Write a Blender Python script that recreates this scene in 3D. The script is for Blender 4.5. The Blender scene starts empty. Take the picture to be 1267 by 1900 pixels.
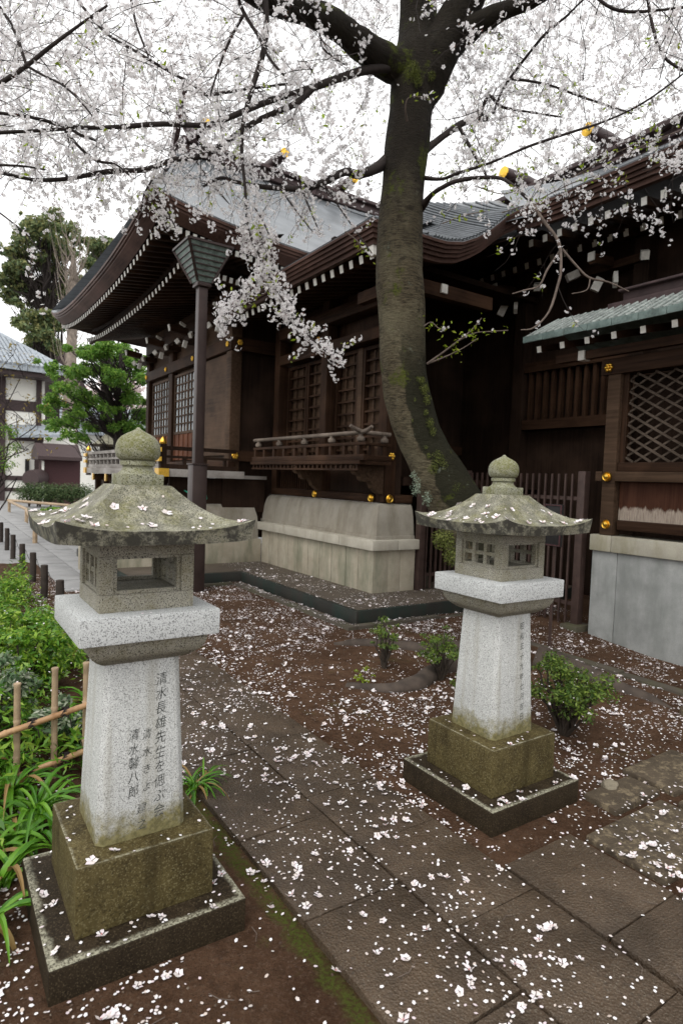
import bpy, bmesh, math, random
import numpy as np
from mathutils import Vector, Matrix, noise
R = math.radians
random.seed(7); rng = np.random.default_rng(7)
SC = bpy.context.scene; COL = SC.collection

# ------------------------------------------------------------ camera, sky, sun, exposure
# the world axes lie along the shrine's walls: X runs right and back, Y runs left and back
CH = 1.6336; FPX = 1134.93; PITCH = 0.05103476; ROLL = 0.03648639; HEAD = R(33.7948)
def _basis():
    c, s = math.cos(PITCH), math.sin(PITCH)
    f = Vector((0, c, -s)); u = Vector((0, s, c)); x = Vector((1, 0, 0))
    cr, sr = math.cos(ROLL), math.sin(ROLL)
    rt = cr*x + sr*u; up = -sr*x + cr*u
    ch, sh = math.cos(HEAD), math.sin(HEAD)
    g = lambda v: Vector((v.x*ch + v.y*sh, -v.x*sh + v.y*ch, v.z))
    return g(rt), g(up), g(f)
RT, UP, FW = _basis()
cd = bpy.data.cameras.new('camera'); cam = bpy.data.objects.new('camera', cd); COL.objects.link(cam)
cd.sensor_fit = 'VERTICAL'; cd.sensor_height = 36; cd.lens = FPX/1900*36; cd.clip_start = 0.05; cd.clip_end = 1000; cd.dof.use_dof = True; cd.dof.focus_distance = 3.3; cd.dof.aperture_fstop = 4.0
cam.matrix_world = Matrix(((RT.x, UP.x, -FW.x, 0), (RT.y, UP.y, -FW.y, 0), (RT.z, UP.z, -FW.z, CH), (0, 0, 0, 1)))
SC.camera = cam
SC.view_settings.view_transform = 'Standard'; SC.view_settings.look = 'None'
SC.view_settings.exposure = 0.7; SC.view_settings.gamma = 1
W = bpy.data.worlds.new('World'); SC.world = W; W.use_nodes = True
SUN_EL, SUN_AZ = 52, 215   # azimuth of the sun in degrees, counted from +X towards +Y
nt = W.node_tree; nt.nodes.clear()
_o = nt.nodes.new('ShaderNodeOutputWorld'); _b = nt.nodes.new('ShaderNodeBackground'); _s = nt.nodes.new('ShaderNodeTexSky')
_s.sky_type = 'NISHITA'; _s.sun_disc = False; _s.sun_elevation = R(SUN_EL); _s.sun_rotation = R(90-SUN_AZ)
_s.air_density = 1; _s.dust_density = 4; _s.ozone_density = 1
_h = nt.nodes.new('ShaderNodeHueSaturation'); _h.inputs['Saturation'].default_value = 0.2
_m = nt.nodes.new('ShaderNodeMix'); _m.data_type = 'RGBA'; _m.inputs[0].default_value = 0.72
_m.inputs['B'].default_value = (9.25, 9.2, 9.15, 1)      # an even layer of cloud
nt.links.new(_s.outputs[0], _h.inputs['Color']); nt.links.new(_h.outputs[0], _m.inputs['A'])
nt.links.new(_m.outputs['Result'], _b.inputs[0]); _b.inputs[1].default_value = 0.13; nt.links.new(_b.outputs[0], _o.inputs[0])
sd = bpy.data.lights.new('sun', 'SUN'); sun = bpy.data.objects.new('sun', sd); COL.objects.link(sun)
sd.energy = 0.9; sd.angle = R(25); sd.color = (1, .97, .92)
sun.rotation_euler = Vector((math.cos(R(SUN_AZ))*math.cos(R(SUN_EL)), math.sin(R(SUN_AZ))*math.cos(R(SUN_EL)), math.sin(R(SUN_EL)))).to_track_quat('Z', 'Y').to_euler()

# ------------------------------------------------------------ measuring helpers
CAM = Vector((0, 0, CH))
def ray(px, py): return RT*((px-633.5)/FPX) - UP*((py-950)/FPX) + FW
def P(px, py, X=None, Y=None, z=None, d=None):
    r = ray(px, py)
    if X is not None: t = X/r.x
    elif Y is not None: t = Y/r.y
    elif z is not None: t = (z-CH)/r.z
    else: t = d
    return CAM + r*t
def proj(v):
    d = Vector(v)-CAM; w = d.dot(FW)
    if w < .05: return (-9999, -9999, w)
    return (633.5+FPX*d.dot(RT)/w, 950-FPX*d.dot(UP)/w, w)

# ------------------------------------------------------------ object helpers
def tag(o, label=None, cat=None, group=None, kind=None):
    if label: o['label'] = label
    if cat: o['category'] = cat
    if group: o['group'] = group
    if kind: o['kind'] = kind
    return o
def empty(name, loc, label, cat, group=None):
    o = bpy.data.objects.new(name, None); COL.objects.link(o); o.location = loc; o.empty_display_size = .1
    return tag(o, label, cat, group)
def worldloc(o):
    v = Vector(o.location)
    while o.parent: o = o.parent; v += Vector(o.location)
    return v
def link(name, me, parent=None):
    o = bpy.data.objects.new(name, me); COL.objects.link(o)
    if parent:
        o.parent = parent
        if parent.type == 'EMPTY': o.matrix_parent_inverse = Matrix.Translation(-Vector(parent.location))
    return o
def copy_tree(o, parent=None):
    c = o.copy(); COL.objects.link(c)
    if parent: c.parent = parent; c.matrix_parent_inverse = o.matrix_parent_inverse.copy()
    for ch in [x for x in KIDS.get(o.name, [])]: copy_tree(ch, c)
    return c
KIDS = {}
class MB:
    def __init__(s): s.v = []; s.f = []; s.m = []
    def add(s, vs, fs, m=0):
        n = len(s.v); s.v += [tuple(x) for x in vs]; s.f += [tuple(n+i for i in f) for f in fs]; s.m += [m]*len(fs); return s
    def box(s, x0, x1, y0, y1, z0, z1, m=0):
        if x0 > x1: x0, x1 = x1, x0
        if y0 > y1: y0, y1 = y1, y0
        if z0 > z1: z0, z1 = z1, z0
        return s.add([(x0,y0,z0),(x1,y0,z0),(x1,y1,z0),(x0,y1,z0),(x0,y0,z1),(x1,y0,z1),(x1,y1,z1),(x0,y1,z1)],
              [(0,3,2,1),(4,5,6,7),(0,1,5,4),(1,2,6,5),(2,3,7,6),(3,0,4,7)], m)
    def frustum(s, cx, cy, z0, z1, w0, w1, m=0):
        v = [(cx+a*w0, cy+b*w0, z0) for a, b in ((-1,-1),(1,-1),(1,1),(-1,1))]+[(cx+a*w1, cy+b*w1, z1) for a, b in ((-1,-1),(1,-1),(1,1),(-1,1))]
        return s.add(v, [(0,3,2,1),(4,5,6,7),(0,1,5,4),(1,2,6,5),(2,3,7,6),(3,0,4,7)], m)
    def prism(s, poly, axis, a, b, m=0):
        "poly: 2-D outline; axis: 'X','Y','Z' extrude direction from a to b"
        def pt(p, t): return {'X': (t, p[0], p[1]), 'Y': (p[0], t, p[1]), 'Z': (p[0], p[1], t)}[axis]
        n = len(poly); v = [pt(p, a) for p in poly]+[pt(p, b) for p in poly]
        return s.add(v, [tuple(range(n))[::-1], tuple(range(n, 2*n))]+[(i, (i+1) % n, n+(i+1) % n, n+i) for i in range(n)], m)
    def lathe(s, c, prof, n=24, m=0, axis='Z'):
        v = []; f = []
        for r, h in prof:
            for k in range(n):
                a = 2*math.pi*k/n; p = (r*math.cos(a), r*math.sin(a), h)
                if axis == 'X': p = (p[2], p[0], p[1])
                if axis == 'Y': p = (p[0], p[2], p[1])
                v.append((c[0]+p[0], c[1]+p[1], c[2]+p[2]))
        L = len(prof)
        for j in range(L-1):
            for k in range(n): f.append((j*n+k, j*n+(k+1) % n, (j+1)*n+(k+1) % n, (j+1)*n+k))
        f.append(tuple(range(n))[::-1]); f.append(tuple((L-1)*n+k for k in range(n)))
        return s.add(v, f, m)
    def tube(s, pts, rad, n=6, m=0):
        pts = [Vector(p) for p in pts]; L = len(pts)
        if not hasattr(rad, '__len__'): rad = [rad]*L
        t0 = (pts[1]-pts[0]).normalized(); nrm = t0.orthogonal().normalized(); v = []
        for i, p in enumerate(pts):
            t = (pts[min(i+1, L-1)]-pts[max(i-1, 0)]).normalized()
            nrm = (nrm - t*nrm.dot(t)).normalized(); b = t.cross(nrm)
            for k in range(n):
                a = 2*math.pi*k/n; v.append(p+(nrm*math.cos(a)+b*math.sin(a))*rad[i])
        f = [(j*n+k, j*n+(k+1) % n, (j+1)*n+(k+1) % n, (j+1)*n+k) for j in range(L-1) for k in range(n)]
        f.append(tuple(range(n))[::-1]); f.append(tuple((L-1)*n+k for k in range(n)))
        return s.add(v, f, m)
    def bar(s, a, b, w, h, m=0):
        "a square-section bar from a to b"
        a, b = Vector(a), Vector(b); t = (b-a).normalized(); sd_ = t.cross(Vector((0,0,1)))
        sd_ = sd_.normalized() if sd_.length > 1e-4 else Vector((1,0,0)); u = sd_.cross(t)
        v = [p+sd_*x*w/2+u*y*h/2 for p in (a, b) for x, y in ((-1,-1),(1,-1),(1,1),(-1,1))]
        return s.add(v, [(0,3,2,1),(4,5,6,7),(0,1,5,4),(1,2,6,5),(2,3,7,6),(3,0,4,7)], m)
    def build(s, name, mats, parent=None, bev=0, smooth=False, seg=2, angle=40, bevmat=-1):
        me = bpy.data.meshes.new(name); me.from_pydata(s.v, [], s.f)
        for mm in (mats if isinstance(mats, (list, tuple)) else [mats]): me.materials.append(mm)
        me.polygons.foreach_set('material_index', s.m)
        bm = bmesh.new(); bm.from_mesh(me); bmesh.ops.recalc_face_normals(bm, faces=bm.faces)
        if bev:
            ed = [e for e in bm.edges if len(e.link_faces) == 2 and e.calc_face_angle(0) > R(30)]
            bmesh.ops.bevel(bm, geom=ed, offset=bev, segments=seg, affect='EDGES', profile=.6, clamp_overlap=True, material=bevmat)
        bm.to_mesh(me); bm.free()
        if smooth or bev:
            me.polygons.foreach_set('use_smooth', [True]*len(me.polygons)); me.set_sharp_from_angle(angle=R(angle))
        me.update()
        o = link(name, me, parent)
        if parent: KIDS.setdefault(parent.name, []).append(o)
        return o
def np_mesh(name, V, F, mats, parent=None, midx=None):
    "V (n,3), F (m,k) int arrays"
    V = np.asarray(V, np.float32); F = np.asarray(F, np.int32); m, k = F.shape
    me = bpy.data.meshes.new(name); me.vertices.add(len(V)); me.vertices.foreach_set('co', V.ravel())
    me.loops.add(m*k); me.loops.foreach_set('vertex_index', F.ravel())
    me.polygons.add(m); me.polygons.foreach_set('loop_start', np.arange(0, m*k, k, dtype=np.int32))
    for mm in (mats if isinstance(mats, (list, tuple)) else [mats]): me.materials.append(mm)
    if midx is not None: me.polygons.foreach_set('material_index', np.asarray(midx, np.int32))
    me.update(calc_edges=True); me.validate()
    o = link(name, me, parent)
    if parent: KIDS.setdefault(parent.name, []).append(o)
    return o
def rot_from_normals(N, rng, spin=True):
    "(n,3) normals -> (n,3,3) frames whose z axis is N, with a random spin"
    N = N/np.linalg.norm(N, axis=1, keepdims=True)
    A = rng.normal(size=N.shape); T = A-N*(A*N).sum(1, keepdims=True); T /= np.linalg.norm(T, axis=1, keepdims=True)
    B = np.cross(N, T); return np.stack([T, B, N], 2)
def scatter(bv, bf, pos, N, size, rng):
    bv = np.asarray(bv, float); bf = np.asarray(bf); n = len(pos)
    M = rot_from_normals(np.asarray(N, float), rng); size = np.asarray(size, float).reshape(-1, 1, 1)*np.ones((n, 1, 1))
    V = np.einsum('nij,kj->nki', M, bv)*size + np.asarray(pos)[:, None, :]
    F = bf[None]+(np.arange(n)*len(bv))[:, None, None]
    return V.reshape(-1, 3), F.reshape(-1, bf.shape[1])
def flower_base(cup=.25, petals=5, wid=.42):
    v = []; f = []
    for k in range(petals):
        a = 2*math.pi*k/petals; c, s = math.cos(a), math.sin(a)
        for x, y, z in ((.06, 0, 0), (.6, -wid, cup*.6), (1, 0, cup), (.6, wid, cup*.6)):
            v.append((x*c-y*s, x*s+y*c, z))
        f.append((4*k, 4*k+1, 4*k+2, 4*k+3))
    return np.array(v), np.array(f)
LEAF = (np.array([(-1,0,0),(0,-.42,.12),(1,0,-.05),(0,.42,.12)]), np.array([(0,1,2,3)]))
PETAL = (np.array([(-1,0,.0),(-.2,-.72,.06),(.8,-.4,.16),(.8,.4,.16),(-.2,.72,.06)]), np.array([(0,1,2,3,4)]))

# ------------------------------------------------------------ materials
class N:
    def __init__(s, name):
        s.mat = bpy.data.materials.new(name); s.mat.use_nodes = True; s.nt = s.mat.node_tree; s.n = s.nt.nodes
        s.b = s.n['Principled BSDF']; s.out = s.n['Material Output']; s.co = s.n.new('ShaderNodeTexCoord').outputs['Object']
        s.b.inputs['Specular IOR Level'].default_value = .3
    def L(s, a, b): s.nt.links.new(a, b)
    def map(s, scale=(1,1,1), co=None):
        m = s.n.new('ShaderNodeMapping'); m.inputs['Scale'].default_value = scale; s.L(co or s.co, m.inputs[0]); return m.outputs[0]
    def noise(s, scale, detail=3, rough=.55, co=None, dist=0):
        t = s.n.new('ShaderNodeTexNoise'); t.inputs['Scale'].default_value = scale; t.inputs['Detail'].default_value = detail
        t.inputs['Roughness'].default_value = rough; t.inputs['Distortion'].default_value = dist; s.L(co or s.co, t.inputs['Vector']); return t.outputs['Fac']
    def vor(s, scale, co=None, feat='F1', out='Distance'):
        t = s.n.new('ShaderNodeTexVoronoi'); t.inputs['Scale'].default_value = scale; t.feature = feat; s.L(co or s.co, t.inputs['Vector']); return t.outputs[out]
    def ramp(s, fac, stops):
        r = s.n.new('ShaderNodeValToRGB'); e = r.color_ramp.elements
        while len(e) < len(stops): e.new(.5)
        for i, (p, c) in enumerate(stops):
            e[i].position = p; e[i].color = (c, c, c, 1) if not hasattr(c, '__len__') else (*c[:3], 1)
        s.L(fac, r.inputs[0]); return r.outputs[0]
    def mix(s, fac, a, b, mode='MIX'):
        m = s.n.new('ShaderNodeMix'); m.data_type = 'RGBA'; m.blend_type = mode
        for sock, val in ((m.inputs[0], fac), (m.inputs['A'], a), (m.inputs['B'], b)):
            if isinstance(val, (int, float)): sock.default_value = val if sock == m.inputs[0] else (val, val, val, 1)
            elif isinstance(val, tuple): sock.default_value = (*val[:3], 1)
            else: s.L(val, sock)
        return m.outputs['Result']
    def math(s, op, a, b=0.0, clamp=False):
        m = s.n.new('ShaderNodeMath'); m.operation = op; m.use_clamp = clamp
        for i, val in ((0, a), (1, b)):
            if isinstance(val, (int, float)): m.inputs[i].default_value = val
            else: s.L(val, m.inputs[i])
        return m.outputs[0]
    def sep(s, vec=None):
        t = s.n.new('ShaderNodeSeparateXYZ'); s.L(vec or s.co, t.inputs[0]); return t.outputs
    def geo(s, name): return s.n.new('ShaderNodeNewGeometry').outputs[name]
    def bump(s, h, strength=.3, dist=.01):
        b = s.n.new('ShaderNodeBump'); b.inputs['Strength'].default_value = strength; b.inputs['Distance'].default_value = dist
        s.L(h, b.inputs['Height']); s.L(b.outputs[0], s.b.inputs['Normal'])
    def col(s, c, rough=.7):
        if isinstance(c, tuple): s.b.inputs['Base Color'].default_value = (*c, 1)
        else: s.L(c, s.b.inputs['Base Color'])
        if isinstance(rough, (int, float)): s.b.inputs['Roughness'].default_value = rough
        else: s.L(rough, s.b.inputs['Roughness'])
        return s.mat

def granite(name, light, dark, speck=.5, moss=0., mosscol=(.10,.10,.03), lichen=0., zstain=None, spscale=210):
    n = N(name)
    big = n.noise(5, 4); fine = n.noise(spscale, 2, .6); fine2 = n.noise(spscale*2.1, 2, .6)
    c = n.mix(n.ramp(big, [(.3, 0), (.7, 1)]), tuple(x*.86 for x in light), light)
    c = n.mix(n.ramp(fine2, [(.50, 0), (.62, .55)]), c, tuple(min(.9, x*1.35) for x in light))
    c = n.mix(n.ramp(n.noise(spscale*1.3, 3, .65, n.map((1.1,.9,1))), [(.46, 0), (.60, .6)]), c, tuple(x*.45 for x in light))
    c = n.mix(n.ramp(fine, [(.55, 0), (.62, speck)]), c, dark)
    vo = n.ramp(n.vor(spscale*.62), [(.16, 1), (.24, 0)])
    c = n.mix(n.math('MULTIPLY', vo, min(1, speck*1.1)), c, tuple(x*.6 for x in dark))
    if moss:
        mf = n.math('MULTIPLY', n.ramp(n.noise(9, 6, .65), [(.42, 0), (.62, 1)]), moss)
        mf = n.math('MULTIPLY', mf, n.ramp(n.noise(90, 3, .6), [(.35, .35), (.6, 1)]))
        c = n.mix(mf, c, mosscol)
    if lichen:
        lf = n.math('MULTIPLY', n.ramp(n.noise(17, 7, .7), [(.42, 0), (.54, 1)]), lichen)
        c = n.mix(lf, c, (.03, .028, .022))
    if zstain:
        stv = n.noise(9, 5, .65, n.map((2.2, 2.2, .10))); c = n.mix(n.math('MULTIPLY', n.ramp(stv, [(.50, 0), (.68, 1)]), .42), c, (.25,.235,.185))
        z = n.sep()[2]; top, soft, sc = zstain
        e = n.math('ADD', n.math('DIVIDE', n.math('SUBTRACT', top, z), soft), n.math('MULTIPLY', n.math('SUBTRACT', n.noise(16, 5, .7), .5), 2.6))
        sf = n.ramp(e, [(0., 0), (.9, 1)])
        c = n.mix(n.math('MULTIPLY', sf, .93), c, n.mix(n.ramp(n.noise(60, 3), [(.4, 0), (.65, 1)]), (.10, .085, .022), (.19, .165, .06)))
    n.bump(n.math('ADD', fine, n.math('MULTIPLY', n.noise(40, 4), .6)), .28, .004)
    return n.col(c, .75)
M = {}
M['granite'] = granite('granite_clean', (.53,.545,.54), (.055,.055,.055), .7)
M['granite_pillar'] = granite('granite_pillar', (.53,.54,.525), (.06,.06,.057), .62, zstain=(.475, .10, 1))
M['granite_box'] = granite('granite_weathered', (.32,.305,.25), (.018,.016,.013), .92, moss=.5, mosscol=(.13,.11,.045))
M['granite_roof'] = granite('granite_mossy_roof', (.32,.31,.24), (.016,.016,.012), .95, moss=.75, mosscol=(.105,.10,.022), lichen=.45)
M['granite_final'] = granite('granite_mossy_finial', (.30,.30,.23), (.018,.018,.013), .95, moss=.85, mosscol=(.105,.105,.022))
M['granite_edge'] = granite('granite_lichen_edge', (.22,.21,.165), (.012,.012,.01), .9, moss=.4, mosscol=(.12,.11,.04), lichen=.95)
def olive_block(name, lo, hi, edge, rim=None, amt=.8):
    n = N(name)
    c = n.mix(n.ramp(n.noise(7, 6, .65), [(.3, 0), (.7, 1)]), lo, hi)
    c = n.mix(n.math('MULTIPLY', n.ramp(n.noise(150, 2), [(.55, 0), (.66, 1)]), .55), c, edge)
    c = n.mix(n.math('MULTIPLY', n.ramp(n.noise(95, 3), [(.56, 0), (.66, 1)]), .6), c, tuple(x*.4 for x in lo))
    if rim:
        # pale lichen along the worn upper rim
        x = n.sep(); far_ = n.math('MAXIMUM', n.math('ABSOLUTE', x[0]), n.math('ABSOLUTE', x[1]))
        e = n.math('ADD', n.math('DIVIDE', n.math('SUBTRACT', far_, rim[0]), rim[1]), n.math('MULTIPLY', n.math('SUBTRACT', n.noise(11, 6, .7), .5), 3.0))
        e = n.ramp(e, [(.1, 0), (.9, 1)])
        up_ = n.ramp(n.sep(n.geo('True Normal'))[2], [(.25, .0), (.75, 1)])
        sp_ = n.ramp(n.noise(130, 3, .65), [(.40, .15), (.56, 1)])
        c = n.mix(n.math('MULTIPLY', n.math('MULTIPLY', n.math('MULTIPLY', e, up_), sp_), amt), c, (.33, .32, .24))
    st = n.noise(14, 4, .6, n.map((1, 1, .12)))
    c = n.mix(n.math('MULTIPLY', n.ramp(st, [(.5, 0), (.7, 1)]), .5), c, tuple(x*.5 for x in lo))
    n.b.inputs['Specular IOR Level'].default_value = .12
    n.bump(n.noise(80, 5, .7), .35, .006); return n.col(c, .65)
M['olive'] = olive_block('stone_algae_block', (.036,.026,.010), (.090,.071,.028), (.21,.185,.10), (.222, .016, .333), .75)
M['slab'] = olive_block('stone_wet_slab', (.0135,.0092,.0052), (.030,.021,.0115), (.09,.07,.042), (.292, .022, .098), .8)

def m_paving():
    n = N('paving_wet_stone'); r = n.geo('Random Per Island')
    c = n.mix(n.ramp(n.noise(4, 6, .65), [(.3, 0), (.7, 1)]), (.042,.027,.016), (.084,.057,.036))
    c = n.mix(n.math('MULTIPLY', r, .5), c, (.070,.050,.035))
    c = n.mix(n.math('MULTIPLY', n.ramp(n.noise(210, 2), [(.58, 0), (.68, 1)]), .6), c, (.2,.18,.14))
    c = n.mix(n.math('MULTIPLY', n.ramp(n.noise(60, 4), [(.55, 0), (.7, 1)]), .5), c, (.03,.025,.02))
    c = n.mix(n.ramp(n.noise(2.3, 6, .7), [(.45, 0), (.62, .75)]), c, (.034,.024,.016))
    h = n.math('ADD', n.vor(95), n.math('MULTIPLY', n.noise(45, 5, .7), 1.2)); n.bump(h, .6, .008); n.b.inputs['Specular IOR Level'].default_value = .30
    return n.col(c, n.ramp(n.noise(5, 5), [(.35, .24), (.65, .6)]))
M['paving'] = m_paving()
def m_rough_paving():
    n = N('paving_rough_stone')
    c = n.mix(n.ramp(n.noise(6, 6, .7), [(.3, 0), (.7, 1)]), (.046,.034,.022), (.095,.072,.047))
    c = n.mix(n.ramp(n.noise(22, 6, .75), [(.52, 0), (.62, .75)]), c, (.22,.175,.11))
    n.bump(n.noise(35, 7, .75), .8, .015); return n.col(c, .6)
M['rough_paving'] = m_rough_paving()
def m_soil():
    n = N('soil_brown')
    c = n.mix(n.ramp(n.noise(2.2, 7, .65), [(.32, 0), (.68, 1)]), (.042,.0215,.012), (.098,.056,.034))
    c = n.mix(n.ramp(n.noise(70, 4, .7), [(.5, 0), (.72, .6)]), c, (.13,.09,.065))
    c = n.mix(n.math('MULTIPLY', n.ramp(n.noise(170, 2), [(.6, 0), (.68, 1)]), .8), c, (.022,.014,.01))
    mf = n.ramp(n.noise(1.3, 6, .7), [(.60, 0), (.70, .7)])
    c = n.mix(n.math('MULTIPLY', mf, n.ramp(n.noise(60, 3), [(.4, .2), (.6, 1)])), c, (.06,.07,.012))
    c = n.mix(n.ramp(n.noise(14, 6, .75), [(.50, 0), (.66, .7)]), c, (.030,.016,.009))
    c = n.mix(n.ramp(n.noise(28, 5, .75), [(.60, 0), (.70, .6)]), c, (.15,.105,.075))
    ex = n.math('ADD', n.math('MULTIPLY', n.math('ABSOLUTE', n.math('SUBTRACT', n.sep()[0], 1.10)), -12.0), n.math('MULTIPLY', n.noise(7, 6, .7), 2.0))
    c = n.mix(n.math('MULTIPLY', n.ramp(ex, [(.35, 0), (.8, .9)]), n.ramp(n.noise(70, 3), [(.38, .2), (.58, 1)])), c, (.055,.07,.012))
    n.b.inputs['Specular IOR Level'].default_value = .06
    n.bump(n.math('ADD', n.noise(55, 6, .75), n.math('MULTIPLY', n.noise(9, 4), 2)), .9, .018)
    return n.col(c, .85)
M['soil'] = m_soil()
def m_concrete(name, a, b, rough=.7, stain=(.02,.05,.035), sf=.0, sc=3):
    n = N(name)
    c = n.mix(n.ramp(n.noise(sc, 6, .65), [(.3, 0), (.7, 1)]), a, b)
    c = n.mix(n.math('MULTIPLY', n.ramp(n.noise(120, 3), [(.5, 0), (.7, 1)]), .35), c, tuple(x*.5 for x in a))
    if sf:
        st = n.noise(3.2, 5, .65, n.map((1, 1, .25)))
        c = n.mix(n.math('MULTIPLY', n.ramp(st, [(.45, 0), (.66, 1)]), sf), c, stain)
    n.bump(n.noise(70, 5, .7), .25, .006); return n.col(c, rough)
M['kerb'] = m_concrete('kerb_dark', (.014,.014,.012), (.028,.026,.021), .55, (.008,.026,.020), .7)
M['kerb_top'] = m_concrete('kerb_gravel_top', (.06,.047,.035), (.10,.08,.06), .8)
M['gutter'] = m_concrete('gutter_stone', (.05,.042,.034), (.085,.072,.055), .7, (.06,.07,.02), .4)
M['stone_base'] = m_concrete('stone_base_ashlar', (.29,.255,.19), (.42,.38,.30), .75, (.12,.135,.085), .7, 3)
M['stone_ledge'] = m_concrete('stone_ledge', (.37,.345,.285), (.47,.44,.37), .75, (.17,.15,.10), .4, 4)
M['plaster_plinth'] = m_concrete('plaster_plinth', (.235,.215,.175), (.33,.305,.255), .8, (.13,.105,.07), .6, 3)
M['gate_base'] = m_concrete('grey_granite_base', (.205,.212,.205), (.33,.338,.328), .7, (.15,.16,.15), .6, 4)
M['gate_cap'] = m_concrete('gate_cap_stone', (.30,.28,.23), (.40,.38,.31), .75, (.17,.15,.06), .6, 4)
M['far_path'] = m_concrete('path_sky_lit_paving', (.20,.20,.20), (.30,.30,.30), .6)  # sky reflection on the far stones is put into this lighter grey

def wood(name, dark, light, scale=(3, 3, 3), rough=.6, axis='Z', stain=None):
    n = N(name); k = {'X': (.6, 14, 14), 'Y': (14, .6, 14), 'Z': (14, 14, .6)}[axis]
    g = n.noise(2.2, 6, .65, n.map(k)); big = n.noise(1.3, 4)
    c = n.mix(n.ramp(g, [(.3, 0), (.72, 1)]), dark, light)
    c = n.mix(n.math('MULTIPLY', n.ramp(big, [(.45, 0), (.7, 1)]), .55), c, tuple(x*1.9 for x in light))
    if stain: c = stain(n, c)
    n.b.inputs['Specular IOR Level'].default_value = .07
    n.bump(n.noise(5, 5, .7, n.map(k)), .3, .006); return n.col(c, rough)
WD, WL = (.013,.0066,.0040), (.046,.0245,.0145)
M['wood_z'] = wood('wood_dark_upright', WD, WL, axis='Z')
M['wood_y'] = wood('wood_dark_along', WD, WL, axis='Y')
M['wood_x'] = wood('wood_dark_across', WD, WL, axis='X')
M['wood_brown'] = wood('wood_brown_planks', (.030,.0185,.0115), (.076,.047,.030), axis='Y')
M['wood_red'] = wood('wood_red_door', (.06,.025,.014), (.12,.05,.028), axis='Z')
M['wood_grey'] = wood('wood_weathered_rail', (.07,.055,.045), (.17,.14,.115), axis='Y', rough=.75)
M['wood_lattice'] = wood('wood_lattice_bars', (.035,.026,.019), (.085,.066,.052), axis='Y', rough=.7)
M['wood_silver_lit'] = wood('wood_silvered_lit', (.14,.125,.11), (.26,.245,.23), axis='Y', rough=.75)  # weathered pale floor; on the west rails the tone stands for reflected light
M['wood_fascia'] = wood('wood_eave_board', (.034,.018,.014), (.078,.045,.036), axis='Y', rough=.5)
M['wood_shaded'] = wood('wood_shaded_boards', (.010,.006,.004), (.027,.016,.011), axis='Z', rough=.7)  # darker copy of the hall wood; recess shade is put into its colour
def _fungus(n, c):
    x = n.sep(); z = x[2]
    e = n.math('ADD', n.math('MULTIPLY', n.math('SUBTRACT', n.noise(5, 6, .7, n.map((2, 2.2, .7))), .5), 3.2), n.math('DIVIDE', n.math('SUBTRACT', 1.475, z), .07))
    f = n.math('MULTIPLY', n.ramp(e, [(.25, 0), (.75, 1)]), n.ramp(z, [(.0, 0), (1, 1)]))
    return n.mix(n.math('MULTIPLY', f, n.ramp(n.noise(18, 5, .7, n.map((6, 6, .4))), [(.35, .4), (.6, 1)])), c, (.33,.28,.23))
M['wood_fungus'] = wood('wood_white_bloomed_boards', (.03,.012,.007), (.07,.03,.018), axis='Z', stain=_fungus)
def simple(name, c, rough=.6, metal=0, var=.25, sc=20, bump=0):
    n = N(name); k = n.mix(n.ramp(n.noise(sc, 4), [(.3, 0), (.7, 1)]), tuple(x*(1-var) for x in c), tuple(min(1, x*(1+var)) for x in c))
    n.b.inputs['Metallic'].default_value = metal
    if bump: n.bump(n.noise(sc*3, 4), bump, .004)
    return n.col(k, rough)
M['white_paint'] = simple('white_painted_rafter_end', (.66,.65,.60), .7, var=.12)
M['gold'] = simple('gilt_metal', (.75,.46,.07), .3, 1, .2, 60, .2)
M['copper_green'] = simple('copper_green_patina', (.15,.20,.18), .5, .0, .45, 14, .2)
def m_copper_roof(name, a, b, axis='X', sc=9):
    n = N(name); s = n.sep(); t = n.math('FRACT', n.math('MULTIPLY', s[0 if axis == 'X' else 1], sc)); 
    t2 = n.math('FRACT', n.math('MULTIPLY', s[2], sc*1.5))
    c = n.mix(n.ramp(n.noise(3, 5), [(.3, 0), (.7, 1)]), a, b)
    c = n.mix(n.ramp(t2, [(.0, .7), (.12, 0)]), c, tuple(x*.35 for x in a))
    n.bump(t2, .5, .03); n.b.inputs['Metallic'].default_value = .25; return n.col(c, .38)
M['roof_copper'] = m_copper_roof('roof_copper_sheets', (.125,.135,.145), (.20,.215,.23))
M['roof_ridge'] = simple('ridge_bronze_boards', (.055,.035,.035), .45, .2, .3, 6)
def m_patina():
    n = N('patina_roof_tiles'); c = n.mix(n.ramp(n.noise(9, 5, .7), [(.35, 0), (.7, 1)]), (.085,.125,.115), (.18,.235,.22))
    c = n.mix(n.ramp(n.noise(5, 5, .7), [(.5, 0), (.7, .8)]), c, (.035,.04,.036)); n.bump(n.noise(30, 4), .3, .01); return n.col(c, .55)
M['patina'] = m_patina()
M['patina_top'] = simple('patina_roof_pale', (.235,.26,.245), .5, 0, .35, 11, .2)
M['iron'] = simple('fence_iron_brown', (.062,.040,.034), .42, .3, .25, 8)
M['lamp_brown'] = simple('lamp_post_brown_steel', (.042,.028,.025), .38, .3, .2, 5)
M['black_panel'] = simple('black_board', (.012,.011,.011), .5)
M['board_white'] = simple('notice_white_print', (.55,.55,.52), .6)
def m_ink():
    n = N('carved_ink_grey'); c = n.mix(n.ramp(n.noise(95, 4, .65), [(.50, 0), (.62, .8)]), (.035,.038,.035), (.30,.30,.28)); return n.col(c, .85)
M['ink'] = m_ink()
M['plaster'] = simple('white_plaster', (.80,.79,.73), .8, var=.05, sc=2)
M['timber'] = simple('storehouse_dark_timber', (.05,.033,.033), .6)
M['tile_grey'] = simple('grey_roof_tile', (.27,.30,.33), .45, 0, .25, 6)
M['maroon'] = simple('maroon_shed_boards', (.055,.022,.024), .6)
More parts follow.
